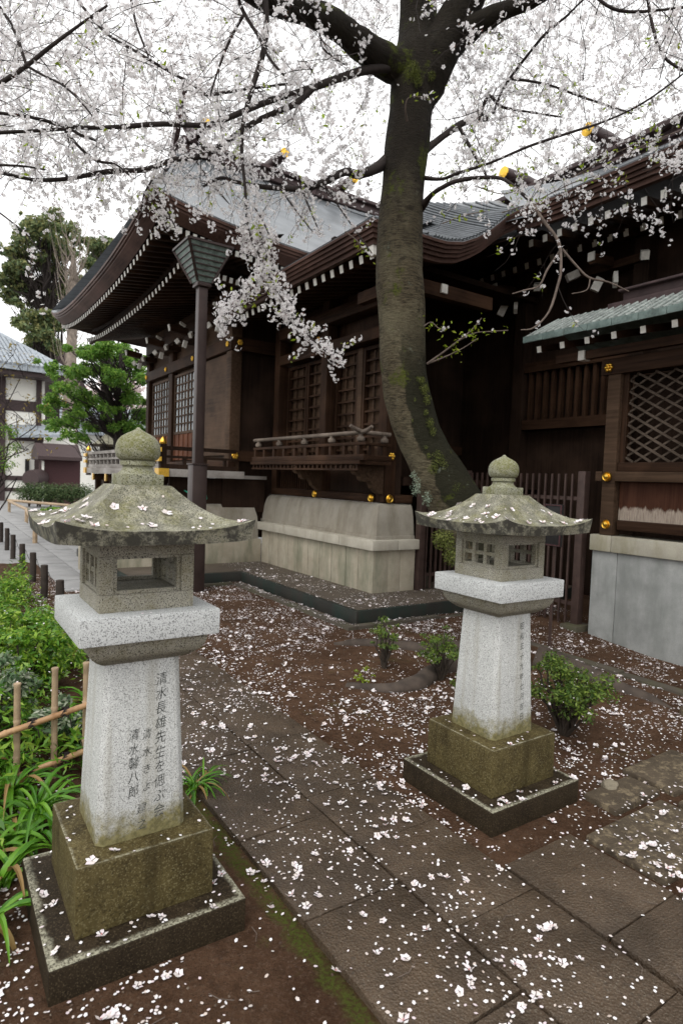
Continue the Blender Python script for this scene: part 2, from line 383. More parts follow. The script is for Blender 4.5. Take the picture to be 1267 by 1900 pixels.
M['turquoise'] = simple('verdigris_bronze', (.03,.30,.20), .5, 0, .3, 10)
M['paper'] = simple('shoji_paper_glass', (.55,.60,.62), .15, 0, .15, 3)
M['rope'] = simple('black_palm_rope', (.018,.014,.012), .9)
def m_bamboo():
    n = N('bamboo_weathered'); c = n.mix(n.ramp(n.noise(4, 5), [(.3, 0), (.7, 1)]), (.22,.115,.05), (.42,.27,.14))
    c = n.mix(n.ramp(n.noise(25, 4), [(.55, 0), (.7, .6)]), c, (.16,.08,.04)); return n.col(c, .42)
M['bamboo'] = m_bamboo()
M['bamboo_grey'] = simple('bamboo_post_grey', (.30,.22,.14), .6, 0, .3, 12)
M['stake'] = simple('stake_dark_wood', (.035,.027,.022), .8, 0, .3, 14, .3)
M['rock'] = m_concrete('rock_brown', (.10,.085,.06), (.19,.165,.12), .8)

def m_bark():
    n = N('cherry_bark'); gz = n.geo('Position'); p = n.sep(gz)
    ring = n.noise(3.0, 6, .7, n.map((5, 5, 26))); big = n.noise(1.6, 5, .6)
    c = n.mix(n.ramp(ring, [(.36, 0), (.62, 1)]), (.030,.023,.014), (.140,.116,.072))
    c = n.mix(n.ramp(n.noise(2.8, 6, .7), [(.45, 0), (.66, .6)]), c, (.20,.18,.115))
    dash = n.noise(4.0, 3, .6, n.map((9, 9, 75)))
    c = n.mix(n.math('MULTIPLY', n.ramp(dash, [(.60, 0), (.66, .7)]), n.ramp(n.noise(2.1, 4), [(.4, .2), (.6, 1)])), c, (.27,.24,.17))
    c = n.mix(n.ramp(n.noise(7, 7, .75, n.map((1, 1, 2.2))), [(.54, 0), (.64, .75)]), c, (.026,.022,.014))
    # wet bark, darkened on one side for light contrast too, and the dark upper trunk
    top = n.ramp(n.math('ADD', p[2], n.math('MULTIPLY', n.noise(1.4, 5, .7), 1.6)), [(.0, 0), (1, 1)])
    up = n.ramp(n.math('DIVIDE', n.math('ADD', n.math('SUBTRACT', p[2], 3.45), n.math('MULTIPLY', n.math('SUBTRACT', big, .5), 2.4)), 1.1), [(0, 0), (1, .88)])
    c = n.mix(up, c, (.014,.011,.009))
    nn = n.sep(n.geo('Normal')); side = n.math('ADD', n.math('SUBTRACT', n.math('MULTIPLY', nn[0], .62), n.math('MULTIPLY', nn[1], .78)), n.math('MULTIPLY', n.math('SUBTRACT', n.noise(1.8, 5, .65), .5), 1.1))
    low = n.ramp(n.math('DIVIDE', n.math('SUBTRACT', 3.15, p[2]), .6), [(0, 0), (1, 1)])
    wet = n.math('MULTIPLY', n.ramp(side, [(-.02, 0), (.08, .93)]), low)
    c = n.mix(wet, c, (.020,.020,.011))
    ms = n.math('MULTIPLY', n.ramp(n.noise(2.6, 7, .72), [(.57, 0), (.63, 1)]), n.ramp(n.noise(40, 3), [(.35, .3), (.6, 1)]))
    c = n.mix(n.math('MULTIPLY', ms, .85), c, (.085,.105,.012))
    ls = n.math('MULTIPLY', n.ramp(n.noise(6, 6, .75), [(.63, 0), (.68, 1)]), n.math('SUBTRACT', 1.0, up))
    c = n.mix(n.math('MULTIPLY', ls, .5), c, (.22,.25,.19))
    n.b.inputs['Specular IOR Level'].default_value = .12
    n.bump(n.math('ADD', n.math('ADD', n.math('MULTIPLY', ring, 1.4), n.math('MULTIPLY', dash, .8)), n.noise(28, 6, .7)), 1.0, .03); return n.col(c, .75)
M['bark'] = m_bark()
M['twig'] = simple('twig_dark_bark', (.022,.016,.014), .8, 0, .4, 20)
M['twig_grey'] = simple('twig_grey_bark', (.11,.085,.07), .8, 0, .35, 20)
M['shrub_stem'] = simple('shrub_stem_bark', (.035,.026,.019), .8, 0, .3, 30)
M['root'] = simple('root_bark', (.05,.038,.030), .85, 0, .4, 9, .5)

def leafy(name, cols, rough=.45, trans=.3):
    n = N(name); r = n.geo('Random Per Island')
    c = n.ramp(r, [(i/max(1, len(cols)-1), k) for i, k in enumerate(cols)]); n.col(c, rough)
    t = n.n.new('ShaderNodeBsdfTranslucent'); n.L(c, t.inputs[0]); mx = n.n.new('ShaderNodeMixShader'); mx.inputs[0].default_value = trans
    n.L(n.b.outputs[0], mx.inputs[1]); n.L(t.outputs[0], mx.inputs[2]); n.L(mx.outputs[0], n.out.inputs[0]); return n.mat
M['soil_bits'] = leafy('soil_crumbs_brown', [(.03,.016,.010), (.10,.07,.05), (.16,.13,.10), (.05,.03,.02)], .9, .0)
M['blossom'] = leafy('cherry_petals_on_tree', [(.72,.68,.685), (.82,.80,.805), (.85,.845,.845), (.77,.745,.75)], .8, .58)
M['petal'] = leafy('fallen_petals_white', [(.76,.72,.735), (.80,.78,.79), (.82,.81,.82), (.70,.59,.62), (.78,.75,.765), (.54,.45,.39), (.81,.795,.805)], .7, .15)
M['petal_center'] = simple('blossom_red_centre', (.50,.22,.22), .7)
M['sepal'] = leafy('blossom_red_calyx', [(.20,.06,.06), (.16,.10,.04)], .7, .1)
M['young_leaf'] = leafy('young_cherry_leaf', [(.20,.30,.02), (.30,.40,.03), (.24,.26,.03)], .5, .45)
M['azalea_leaf'] = leafy('azalea_leaf', [(.035,.08,.012), (.08,.14,.022), (.17,.23,.035), (.05,.10,.02)], .42, .25)
M['bed_leaf'] = leafy('bed_leaf_green', [(.04,.12,.012), (.09,.21,.018), (.17,.31,.025), (.30,.40,.06)], .4, .3)
M['pieris_leaf'] = leafy('bed_leaf_bluish', [(.04,.085,.035), (.09,.15,.07), (.19,.24,.14), (.36,.38,.30)], .4, .25)
M['strap_leaf'] = leafy('strap_leaf_green', [(.035,.12,.008), (.07,.20,.012), (.14,.30,.025), (.05,.16,.012)], .32, .3)
M['dry_leaf'] = leafy('dry_strap_leaf', [(.30,.21,.06), (.20,.12,.05)], .6, .2)
M['conifer_leaf'] = leafy('distant_evergreen_leaf', [(.07,.12,.055), (.13,.18,.08), (.20,.23,.09), (.27,.26,.10)], .6, .35)
M['camphor_leaf'] = leafy('bright_evergreen_leaf', [(.06,.15,.022), (.13,.27,.04), (.24,.38,.065), (.09,.21,.03)], .45, .5)
M['hedge_leaf'] = leafy('hedge_leaf', [(.02,.045,.012), (.05,.09,.025), (.10,.13,.05)], .5, .2)
M['lichen_leaf'] = leafy('pale_lichen_frond', [(.14,.19,.13), (.30,.36,.28), (.22,.28,.20)], .7, .2)
M['moss_leaf'] = leafy('green_moss_tuft', [(.05,.07,.012), (.10,.12,.02), (.16,.17,.05)], .7, .2)
M['bud'] = leafy('yellow_bud', [(.30,.24,.05), (.22,.16,.05)], .6, .3)
M['trunk_pale'] = simple('pale_trunk_bark', (.21,.175,.145), .85, 0, .35, 5, .3)
M['pink_haze'] = leafy('distant_pink_blossom', [(.62,.48,.47), (.75,.66,.64), (.80,.74,.72)], .8, .4)

# ------------------------------------------------------------ ground, paths, kerbs
def smooth(a, b, x): t = min(1, max(0, (x-a)/(b-a))); return t*t*(3-2*t)
TREE = (4.38, 3.70)
def on_paving(x, y): return (1.13 < x < 2.04 and y < 6.2) or (2.04 < x < 2.50 and y < 1.80) or (x >= 2.5 and x < 5 and y < 1.72)
def soil_z(x, y):
    v = noise.noise((x*.9, y*.9, 3.1))*.016 + noise.noise((x*4, y*4, .5))*.006 - .008
    d = math.hypot(x-TREE[0], y-TREE[1]); v += .10*math.exp(-(d/.75)**2)
    v -= .15*smooth(4.3, 6.2, x)*smooth(5.2, 3.2, y)
    if on_paving(x, y) or (x < 2.04 and abs(x-1.13) < .05): v = min(v, -.012)
    return v
def ground():
    xs = np.arange(-3, 8.6, .06); ys = np.arange(-1.5, 12.0, .06); nx, ny = len(xs), len(ys)
    V = np.array([(x, y, soil_z(x, y)*min(1, smooth(8.59, 8.2, x)*1.0 if x > 8.2 else 1)) for y in ys for x in xs])
    i = np.arange(nx-1)[None]+np.arange(ny-1)[:, None]*nx; i = i.ravel()
    F = np.stack([i, i+1, i+1+nx, i+nx], 1)
    o = np_mesh('soil_ground', V, F, M['soil']); o.data.polygons.foreach_set('use_smooth', [True]*len(F)); tag(o, kind='structure')
    b = MB(); b.add([(-400,-400,-.2),(400,-400,-.2),(400,400,-.2),(-400,400,-.2)], [(0,1,2,3)])
    tag(b.build('far_ground', M['soil']), kind='structure')
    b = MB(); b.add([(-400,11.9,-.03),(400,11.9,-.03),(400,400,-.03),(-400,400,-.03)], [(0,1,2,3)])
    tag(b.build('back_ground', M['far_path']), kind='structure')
ground()
def slab(b, x0, x1, y0, y1, z0=-.07, z1=.014, g=.0045, m=0):
    x0 += g; x1 -= g; y0 += g*.8; y1 -= g*.8
    t = [random.uniform(-.005, .005) for _ in range(4)]; j = lambda: random.uniform(-.004, .004)
    v = [(x0+j(), y0+j(), z1+t[0]), (x1+j(), y0+j(), z1+t[1]), (x1+j(), y1+j(), z1+t[2]), (x0+j(), y1+j(), z1+t[3])]
    b.add([(p[0], p[1], z0) for p in v]+v, [(0,3,2,1),(4,5,6,7),(0,1,5,4),(1,2,6,5),(2,3,7,6),(3,0,4,7)], m)
b = MB()
ys1 = [-.9, -.3, .62, 1.22, 1.84, 2.42, 3.23, 4.02, 4.75, 5.45, 6.15]
ys2 = [-.8, -.1, .45, .95, 1.53, 2.12, 2.60, 3.30, 3.91, 4.62, 5.30, 6.1]
for a, c in zip(ys1, ys1[1:]): slab(b, 1.134, 1.585, a, c)
for a, c in zip(ys2, ys2[1:]): slab(b, 1.585, 2.03, a, c)
ys3 = [-.9, -.2, .66, 1.21, 1.70]
for a, c in zip(ys3, ys3[1:]): slab(b, 2.04, 2.50, a, c)
tag(b.build('stone_pavement', M['paving'], bev=.0045), kind='structure')
b = MB()
for x0, x1, y0, y1 in ((2.53,3.2,1.26,1.66),(2.52,3.1,.80,1.22),(3.12,3.75,.72,1.20),(3.23,3.9,1.25,1.60),(2.55,3.3,.2,.76),(3.32,4.1,.15,.7),(3.93,4.8,.8,1.58),(2.86,3.3,1.69,1.90),(3.33,3.9,1.64,1.97)):
    slab(b, x0, x1, y0, y1, -.09, .022, .012)
o = b.build('rough_stone_path', M['rough_paving'], bev=.012); tag(o, kind='structure')
# the path further back, sky reflection put into its paler colour, beyond the lamp post
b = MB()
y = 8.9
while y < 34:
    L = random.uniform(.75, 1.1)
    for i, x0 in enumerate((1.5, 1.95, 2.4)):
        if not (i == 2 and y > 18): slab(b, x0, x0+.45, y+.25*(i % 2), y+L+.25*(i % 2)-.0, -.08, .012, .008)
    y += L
tag(b.build('sky_lit_stone_path', M['far_path'], bev=.006), kind='structure')
# raised drip strip round the hall, and the gutter stones at its foot
b = MB(); Lp = [(4.02,5.62),(8.2,5.62),(8.2,12.5),(2.3,12.5),(2.3,8.78),(4.02,8.78)]
b.prism(Lp, 'Z', -.1, .150)
tag(b.build('drip_strip_kerb', M['kerb'], bev=.008), kind='structure')
b = MB(); Li = [(4.07,5.67),(8.15,5.67),(8.15,12.45),(2.35,12.45),(2.35,8.83),(4.07,8.83)]
b.prism(Li, 'Z', .151, .1545); tag(b.build('drip_strip_pavement', M['kerb_top']), kind='structure')
b = MB()
y = 5.46
while y < 8.55:
    b.box(3.80, 3.93, y, min(8.55, y+.62)-.008, -.08, .028); y += .62
x = 3.94
while x < 6.4: b.box(x, x+.612, 5.46, 5.565, -.08, .026 if x < 5 else -.0); x += .62
x = 3.80
while x > 2.2: b.box(x-.612, x, 8.56, 8.66, -.08, .027); x -= .62
tag(b.build('gutter_kerb', M['gutter'], bev=.008), kind='structure')
# low moss-grown kerb in front of the roofed wall
b = MB(); y = 5.35
while y > .4: b.box(5.28, 5.40, y-.71, y, -.25, -.015-.02*(5.35-y)); y -= .72
tag(b.build('mossy_kerb', M['gutter'], bev=.01), kind='structure')

# ------------------------------------------------------------ stone lanterns
def text_mesh(parent, items, y, name='inscription'):
    "items: (char, x, z, height); carved characters on the -Y face; y is a function of z"
    b = MB()
    for ch, x, z, h in items:
        cu = bpy.data.curves.new('t', 'FONT'); cu.body = ch; cu.size = h*1.12; cu.align_x = 'CENTER'; cu.align_y = 'CENTER'; cu.resolution_u = 3
        cu.offset = -.0002
        o = bpy.data.objects.new('t', cu); COL.objects.link(o); dg = bpy.context.evaluated_depsgraph_get()
        me = bpy.data.meshes.new_from_object(o.evaluated_get(dg)); bpy.data.objects.remove(o); bpy.data.curves.remove(cu)
        if not me.vertices: bpy.data.meshes.remove(me); continue
        xs = [v.co.x for v in me.vertices]; zs = [v.co.y for v in me.vertices]; cx, cz = (min(xs)+max(xs))/2, (min(zs)+max(zs))/2
        j = random.uniform(-.06, .06)
        b.add([(x+(v.co.x-cx)*.86+(v.co.y-cz)*(.10+j), y(z+v.co.y-cz)-.0012, z+(v.co.y-cz)+(v.co.x-cx)*.12) for v in me.vertices], [tuple(p.vertices) for p in me.polygons])
        bpy.data.meshes.remove(me)
    return b.build(name, M['ink'], parent)
def roof_mesh():
    b = MB(); n = 28; it = .298; W_ = .322; zt = 1.592
    prof = [i/9 for i in range(10)]
    def top(s, t): return zt-.142*(1-(1-s)**1.75)+.036*abs(t)**3.2*s**2.5
    side = []
    for k in range(4):
        c, sn = ((1,0),(0,1),(-1,0),(0,-1))[k]
        rows = []
        for s in prof:
            r = W_*(it+(1-it)*s); rows.append([(t*2-1) for t in [i/n for i in range(n+1)]])
            side.append([((t*r)*c-(-r)*sn, (t*r)*sn+(-r)*c, top(s, t)) for t in rows[-1]])
    V = []; F = []; MI = []
    for k in range(4):
        rows = side[k*10:(k+1)*10]; base = len(V)
        for r in rows: V += r
        for j in range(9):
            for i in range(n): a = base+j*(n+1)+i; F.append((a, a+1, a+n+2, a+n+1)); MI.append(0)
        c, sn = ((1,0),(0,1),(-1,0),(0,-1))[k]
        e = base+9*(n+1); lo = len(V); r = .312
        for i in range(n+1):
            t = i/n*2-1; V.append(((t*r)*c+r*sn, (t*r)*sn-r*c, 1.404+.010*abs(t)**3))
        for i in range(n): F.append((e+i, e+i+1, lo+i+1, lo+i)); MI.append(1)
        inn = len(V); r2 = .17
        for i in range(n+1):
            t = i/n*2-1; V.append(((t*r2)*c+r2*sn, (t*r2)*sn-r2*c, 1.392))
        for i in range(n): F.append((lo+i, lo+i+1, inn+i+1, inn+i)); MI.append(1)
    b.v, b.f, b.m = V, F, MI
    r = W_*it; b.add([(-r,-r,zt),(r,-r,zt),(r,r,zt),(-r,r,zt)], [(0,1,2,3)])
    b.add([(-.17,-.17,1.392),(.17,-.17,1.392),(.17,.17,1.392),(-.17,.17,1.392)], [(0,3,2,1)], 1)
    return b
def lantern(cx, cy, label, write):
    t = empty('stone_lantern', (cx, cy, 0), label, 'stone lantern', 'pair of granite lanterns beside the path')
    def put(b, name, m, par=t, **k):
        o = b.build(name, m, None, **k); o.parent = par; KIDS.setdefault(par.name, []).append(o); return o
    put(MB().frustum(0, 0, -.06, .112, .326, .326), 'base_slab', M['slab'], bev=.006)
    put(MB().frustum(0, 0, .112, .351, .236, .234), 'pedestal', M['olive'], bev=.008)
    # pillar with chamfered corners
    b = MB()
    def octo(w, c, z): return [(-w+c,-w,z),(w-c,-w,z),(w,-w+c,z),(w,w-c,z),(w-c,w,z),(-w+c,w,z),(-w,w-c,z),(-w,-w+c,z)]
    b.add(octo(.157,.022,.351)+octo(.131,.02,.981), [tuple(range(8))[::-1], tuple(range(8,16))]+[(i,(i+1)%8,8+(i+1)%8,8+i) for i in range(8)])
    pil = put(b, 'pillar', M['granite_pillar'], bev=.006)
    b = MB(); prof = [(.137,.978),(.150,.985),(.168,.998),(.185,.016+.998),(.197,1.035),(.203,1.055),(.204,1.073)]
    v = []
    for w, z in prof: v += [(-w,-w,z),(w,-w,z),(w,w,z),(-w,w,z)]
    f = [(j*4+i, j*4+(i+1)%4, j*4+4+(i+1)%4, j*4+4+i) for j in range(len(prof)-1) for i in range(4)]+[(3,2,1,0),tuple(len(v)-4+i for i in range(4))]
    b.add(v, f); put(b, 'corbel', M['granite_box'], smooth=True, angle=50)
    put(MB().frustum(0, 0, 1.071, 1.162, .236, .236), 'platform', M['granite'], bev=.006)
    # firebox: floor, lid, four corner posts, two open sides (front and back) and two latticed sides
    w = .162; b = MB()
    b.box(-w, w, -w, w, 1.1615, 1.222); b.box(-w, w, -w, w, 1.352, 1.398)
    for sx in (-1, 1):
        for sy in (-1, 1): b.box(sx*w, sx*(w-.046), sy*w, sy*(w-.046), 1.222, 1.352)
    fb = put(b, 'firebox', M['granite_box'], bev=.004)
    for sy in (-1, 1):
        b = MB(); y0, y1 = sy*(w-.012), sy*(w-.034)
        for x0, x1, z0, z1 in ((-.116,-.103,1.222,1.352),(.103,.116,1.222,1.352),(-.103,.103,1.222,1.234),(-.103,.103,1.341,1.352)): b.box(x0, x1, y0, y1, z0, z1)
        put(b, 'opening_frame', M['granite_box'], fb)
    for sx in (-1, 1):
        b = MB(); x0, x1 = sx*(w-.010), sx*(w-.034)
        b.box(x0, x1, -.116, .116, 1.222, 1.236); b.box(x0, x1, -.116, .116, 1.340, 1.352)
        for yy in (-.1165+.004, -.0395, .0395, .1165-.004): b.box(x0, x1, yy-.011, yy+.011, 1.236, 1.340)
        for ya, yb in ((-.1015,-.0505),(-.0285,.0285),(.0505,.1015)): b.box(x0+sx*-.002, x1, ya, yb, 1.281, 1.299)
        put(b, 'lattice', M['granite_box'], fb)
    put(roof_mesh(), 'roof', [M['granite_roof'], M['granite_edge']], smooth=True, angle=35)
    # finial: square foot, flared neck, onion bud
    fi = put(MB().frustum(0, 0, 1.590, 1.631, .074, .074), 'finial', M['granite_final'], bev=.004)
    b = MB(); b.lathe((0,0,0), [(.072,1.631),(.064,1.636),(.056,1.645),(.053,1.655),(.053,1.660),(.061,1.662),(.062,1.676),(.058,1.680)], 32)
    put(b, 'finial_neck', M['granite_final'], fi, smooth=True, angle=50)
    b = MB(); b.lathe((0,0,0), [(.056,1.680),(.067,1.684),(.075,1.694),(.0785,1.708),(.079,1.722),(.0765,1.737),(.070,1.752),(.058,1.766),(.042,1.776),(.026,1.784),(.013,1.791),(.004,1.800)], 40)
    put(b, 'finial_bud', M['granite_final'], fi, smooth=True, angle=60)
    yf = lambda z: -(.157+(z-.351)/(.981-.351)*(.131-.157))
    if write == 'L':
        cols = [[(ch, .062-i*.0006, .905-i*.0525, .043) for i, ch in enumerate('清水長雄先生を偲ぶ会')], [(ch, .012, .715-i*.062, .034) for i, ch in enumerate('清水きよ')],
                [(ch, -.034, .720-i*.0495, .040) for i, ch in enumerate('清水馨八郎')], [(ch, -.005, .455-i*.056, .036) for i, ch in enumerate('建之')]]
    else: cols = [[(ch, .045+i*.001, .915-i*.0525, .036) for i, ch in enumerate('昭和五十九年七月吉日')]]
    for it in cols:
        o = text_mesh(None, it, yf); o.parent = pil; KIDS.setdefault(pil.name, []).append(o)
    return t
LAN = lantern(.6214, 2.271, 'granite lantern beside the planting bed, several columns of characters carved on its pillar', 'L')
RAN = lantern(2.496, 2.213, 'granite lantern before the cherry trunk, one column of characters carved on its pillar', 'R')

# ------------------------------------------------------------ eave builder
def sweep(pts, inn, prof, mats, name, parent, mi=None, smooth=True):
    "pts: eave line; inn: inward horizontal vectors (mitred); prof: list of (inset, dz)"
    b = MB(); n = len(prof)
    for p, d in zip(pts, inn):
        for a, z in prof: b.v.append((p[0]+d[0]*a, p[1]+d[1]*a, p[2]+z))
    for j in range(len(pts)-1):
        for i in range(n-1): b.f.append((j*n+i, j*n+i+1, (j+1)*n+i+1, (j+1)*n+i)); b.m.append(mi[i] if mi else 0)
    return b.build(name, mats, parent, smooth=smooth, angle=30)
FASCIA = [(.55,.10),(.02,.03),(0,.0),(0,-.035),(.025,-.038),(.025,-.08),(.05,-.083),(.05,-.125),(.075,-.128),(.075,-.17),(.11,-.173),(.11,-.225),(.17,-.228),(.18,-.18)]
FMI = [1]+[1]+[0]*11
def rafters(specs, parent, mats, limit=100):
    "specs: (outer end, inner end, w, h); the end face is painted white"
    specs = sorted(specs, key=lambda s: (Vector(s[0])-CAM).length); rest = MB()
    for i, (a, c, w, h) in enumerate(specs):
        a, c = Vector(a), Vector(c); b = MB() if i < limit else rest; t = (c-a).normalized()
        b.bar(a+t*.004, c, w, h, 0); b.bar(a-t*.002, a+t*.004, w*.96, h*.96, 1)
        if i < limit: b.build('rafter', mats, parent)
    if rest.v: tag(rest.build('rafter', mats, parent), kind='stuff')
def disc(name, c, r, axis, parent, m='gold', d=.03):
    s = -1
    b = MB(); b.lathe(c, [(r*.55, 0), (r, 0), (r, s*d*.5), (r*.86, s*d*.8), (r*.6, s*d*.55), (r*.55, s*d), (r*.2, s*d*1.25), (.001, s*d*1.3)], 20, axis=axis)
    return b.build(name, M[m], parent, smooth=True, angle=40)
def flower_boss(name, c, r, axis, parent):
    b = MB()
    for k in range(6):
        a = k*math.pi/3; o = (r*.6*math.cos(a), r*.6*math.sin(a))
        cc = (c[0], c[1]+o[0], c[2]+o[1]) if axis == 'X' else (c[0]+o[0], c[1], c[2]+o[1])
        b.lathe(cc, [(r*.42, 0), (r*.42, -.008), (r*.25, -.02), (.001, -.026)], 8, axis=axis)
    b.lathe(c, [(r*.35, 0), (r*.33, -.024), (.001, -.034)], 10, axis=axis)
    return b.build(name, M['gold'], parent, smooth=True)

# ------------------------------------------------------------ the linking hall (with the balcony) and the sanctuary behind it
B = empty('linking_hall', (5.2, 6.6, .15), 'dark timber shrine hall with a small balcony above its curved stone plinth', 'shrine hall', 'halls of the shrine')
wz, wy, wx = M['wood_z'], M['wood_y'], M['wood_x']
b = MB(); ys = [6.44]+[6.44+.335*i+random.uniform(-.03,.03) for i in range(1, 10)]+[9.74]
for a, c in zip(ys, ys[1:]): b.box(4.84, 5.1, a, c-.011, .10, .722)
for a, c in ((5.10,5.30),(5.305,5.56)): b.box(a, c, 6.44, 6.70, .10, .722)
b.build('stone_footing', M['stone_base'], B, bev=.006)
b = MB()
for a, c in ((6.375,7.176),(7.186,7.95),(7.956,8.8),(8.806,9.80)): b.box(4.775, 5.2, a, c, .728, .862)
for a, c in ((5.206,5.6),): b.box(a, c, 6.375, 6.8, .728, .862)
b.build('stone_ledge', M['stone_ledge'], B, bev=.010)
b = MB(); pr_ = [(-.02,.863),(-.02,.905),(0,.91),(0,.96),(.010,1.06),(.026,1.17),(.046,1.26),(.068,1.31),(.10,1.340),(.25,1.352)]
v = []
for i_, z in pr_:
    x0, y0, x1, y1 = 4.935+i_, 6.515+i_, 5.585, 9.93-i_*1.3; v += [(x0,y0,z),(x1,y0,z),(x1,y1,z),(x0,y1,z)]
b.add(v, [(j*4+i, j*4+(i+1)%4, j*4+4+(i+1)%4, j*4+4+i) for j in range(len(pr_)-1) for i in range(4)]+[tuple(len(v)-4+i for i in range(4))])
b.build('curved_plinth', M['plaster_plinth'], B, smooth=True, angle=50)
# sill beams
MB().box(5.085, 5.25, 6.80, 9.9, 1.354, 1.465).build('sill_beam', wy, B, bev=.006)
MB().box(5.29, 5.60, 6.59, 6.75, 1.354, 1.465).build('sill_beam', wx, B, bev=.006)
for y0, z1 in ((6.60, 4.7), (8.17, 4.6), (9.75, 4.6)): MB().box(5.10, 5.285, y0, y0+.185, 1.356 if y0 < 7 else 1.467, z1).build('post', wz, B, bev=.01)
for y in (6.86, 8.37): disc('gilt_boss', (5.083, y, 1.41), .058, 'X', B)
disc('gilt_boss', (5.19, 6.597, 1.41), .058, 'Y', B)
# underfloor boards and slats
MB().box(5.22, 5.26, 6.80, 8.15, 1.47, 1.86).build('underfloor_boards', M['wood_shaded'], B)
b = MB()
for i in range(18): b.box(5.17, 5.20, 8.40+i*.075, 8.435+i*.075, 1.467, 1.86)
b.build('underfloor_lattice', wz, B)
MB().box(5.24, 5.26, 8.37, 9.74, 1.467, 1.86).build('underfloor_boards', M['wood_shaded'], B)
# balcony
MB().box(4.56, 5.09, 6.45, 9.70, 1.855, 1.905).build('balcony_floor', M['wood_y'], B, bev=.004)
b = MB()
for i in range(26): b.box(4.585, 4.61, 6.52+i*.123, 6.56+i*.123, 1.80, 1.853)
b.box(4.58, 4.66, 6.5, 9.68, 1.775, 1.80); b.build('balcony_joists', wy, B)
MB().box(4.57, 4.66, 6.37, 9.66, 1.907, 1.985).build('balcony_curb_rail', M['wood_y'], B, bev=.005)
MB().box(4.665, 5.10, 6.46, 6.55, 1.909, 1.983).build('balcony_curb_rail', M['wood_x'], B, bev=.005)
MB().box(4.585, 4.645, 6.36, 9.64, 2.105, 2.145).build('balcony_middle_rail', M['wood_y'], B, bev=.004)
MB().box(4.65, 5.10, 6.475, 6.535, 2.107, 2.143).build('balcony_middle_rail', M['wood_x'], B, bev=.004)
b = MB()
for i in range(10): b.box(4.59, 4.64, 6.50+i*.34, 6.56+i*.34, 1.987, 2.104)
for i in range(2): b.box(4.76+i*.2, 4.82+i*.2, 6.48, 6.53, 1.985, 2.106)
b.build('balcony_balusters', wz, B)
for x, y in ((4.615,6.505),(4.615,7.2),(4.615,7.95),(4.615,8.75),(4.615,9.5),(5.0,6.505)): MB().lathe((x, y, 2.147), [(.03,0),(.05,.015),(.055,.04),(.05,.06),(.03,.075),(.03,.10)], 10).build('rail_block', M['wood_grey'], B, smooth=True)
MB().tube([(4.615,9.66,2.27),(4.615,8,2.268),(4.615,6.7,2.268),(4.615,6.45,2.275),(4.615,6.34,2.30),(4.615,6.27,2.335)], [.03,.03,.03,.03,.028,.022], 10).build('balcony_top_rail', M['wood_grey'], B, smooth=True)
MB().tube([(5.09,6.505,2.268),(4.75,6.505,2.272),(4.6,6.505,2.285),(4.50,6.505,2.315),(4.44,6.505,2.345)], [.03,.03,.03,.028,.022], 10).build('balcony_top_rail', M['wood_grey'], B, smooth=True)
# carved brackets under the balcony
def carved(y):
    out = [(5.098,1.853),(4.60,1.853),(4.60,1.80),(4.63,1.745),(4.665,1.72),(4.69,1.735),(4.72,1.70),(4.735,1.66),(4.77,1.635),(4.81,1.635),(4.84,1.655),(4.88,1.64),(4.905,1.60),(4.925,1.55),(4.96,1.53),(4.99,1.50),(5.03,1.475),(5.06,1.467),(5.098,1.467)]
    b = MB(); b.prism(out, 'Y', y, y+.11)
    sp = []
    for i in range(26):
        a = i*.33; r = .085*(1-i/30); sp.append((4.86+r*math.cos(a), y-.004, 1.745+r*math.sin(a)))
    b.tube(sp, .010, 5)
    b.build('carved_bracket', M['wood_brown'], B)
carved(6.62); carved(8.20)
# west wall: lattice shutters between posts, lintels, upper wall
MB().box(5.36, 5.42, 6.79, 9.75, 1.908, 3.62).build('wall_boards', M['wood_brown'], B)
def shutter(y0, y1):
    f = MB(); z0, z1 = 1.912, 3.60
    for a, c in ((y0, y0+.05), (y1-.05, y1)): f.box(5.27, 5.34, a, c, z0, z1)
    for a, c in ((z0, z0+.06), (z1-.05, z1)): f.box(5.275, 5.335, y0+.051, y1-.051, a, c)
    o = f.build('shutter', wz, B)
    g = MB(); z = z0+.18
    while z < z1-.1: g.box(5.285, 5.318, y0+.051, y1-.051, z, z+.028); z += .185
    g.build('crossbars', M['wood_y'], o)
    g = MB(); k = max(2, int((y1-y0)/.17))
    for i in range(1, k): yy = y0+(y1-y0)*i/k; g.box(5.32, 5.34, yy-.012, yy+.012, z0+.061, z1-.051)
    g.build('laths', M['wood_brown'], o)
shutter(6.80, 7.44); shutter(7.56, 8.16); shutter(8.37, 9.05); shutter(9.07, 9.74)
MB().box(5.26, 5.36, 7.445, 7.555, 1.908, 3.60).build('post', M['wood_brown'], B)
MB().box(5.09, 5.30, 6.786, 8.168, 3.62, 3.78).build('lintel', wy, B, bev=.006); MB().box(5.09, 5.30, 8.357, 9.748, 3.62, 3.78).build('lintel', wy, B, bev=.006)
MB().box(5.33, 5.40, 6.79, 9.75, 3.63, 4.7).build('upper_wall', M['wood_z'], B)
flower_boss('gilt_flower', (5.088, 8.42, 3.86), .045, 'X', B)
MB().box(5.06, 5.30, 6.795, 9.745, 4.05, 4.25).build('head_beam', wy, B, bev=.006)
flower_boss('gilt_flower', (5.20, 6.588, 1.99), .055, 'Y', B)
MB().box(4.98, 5.42, 6.598, 6.73, 1.93, 2.06).build('floor_beam', wx, B) if False else None
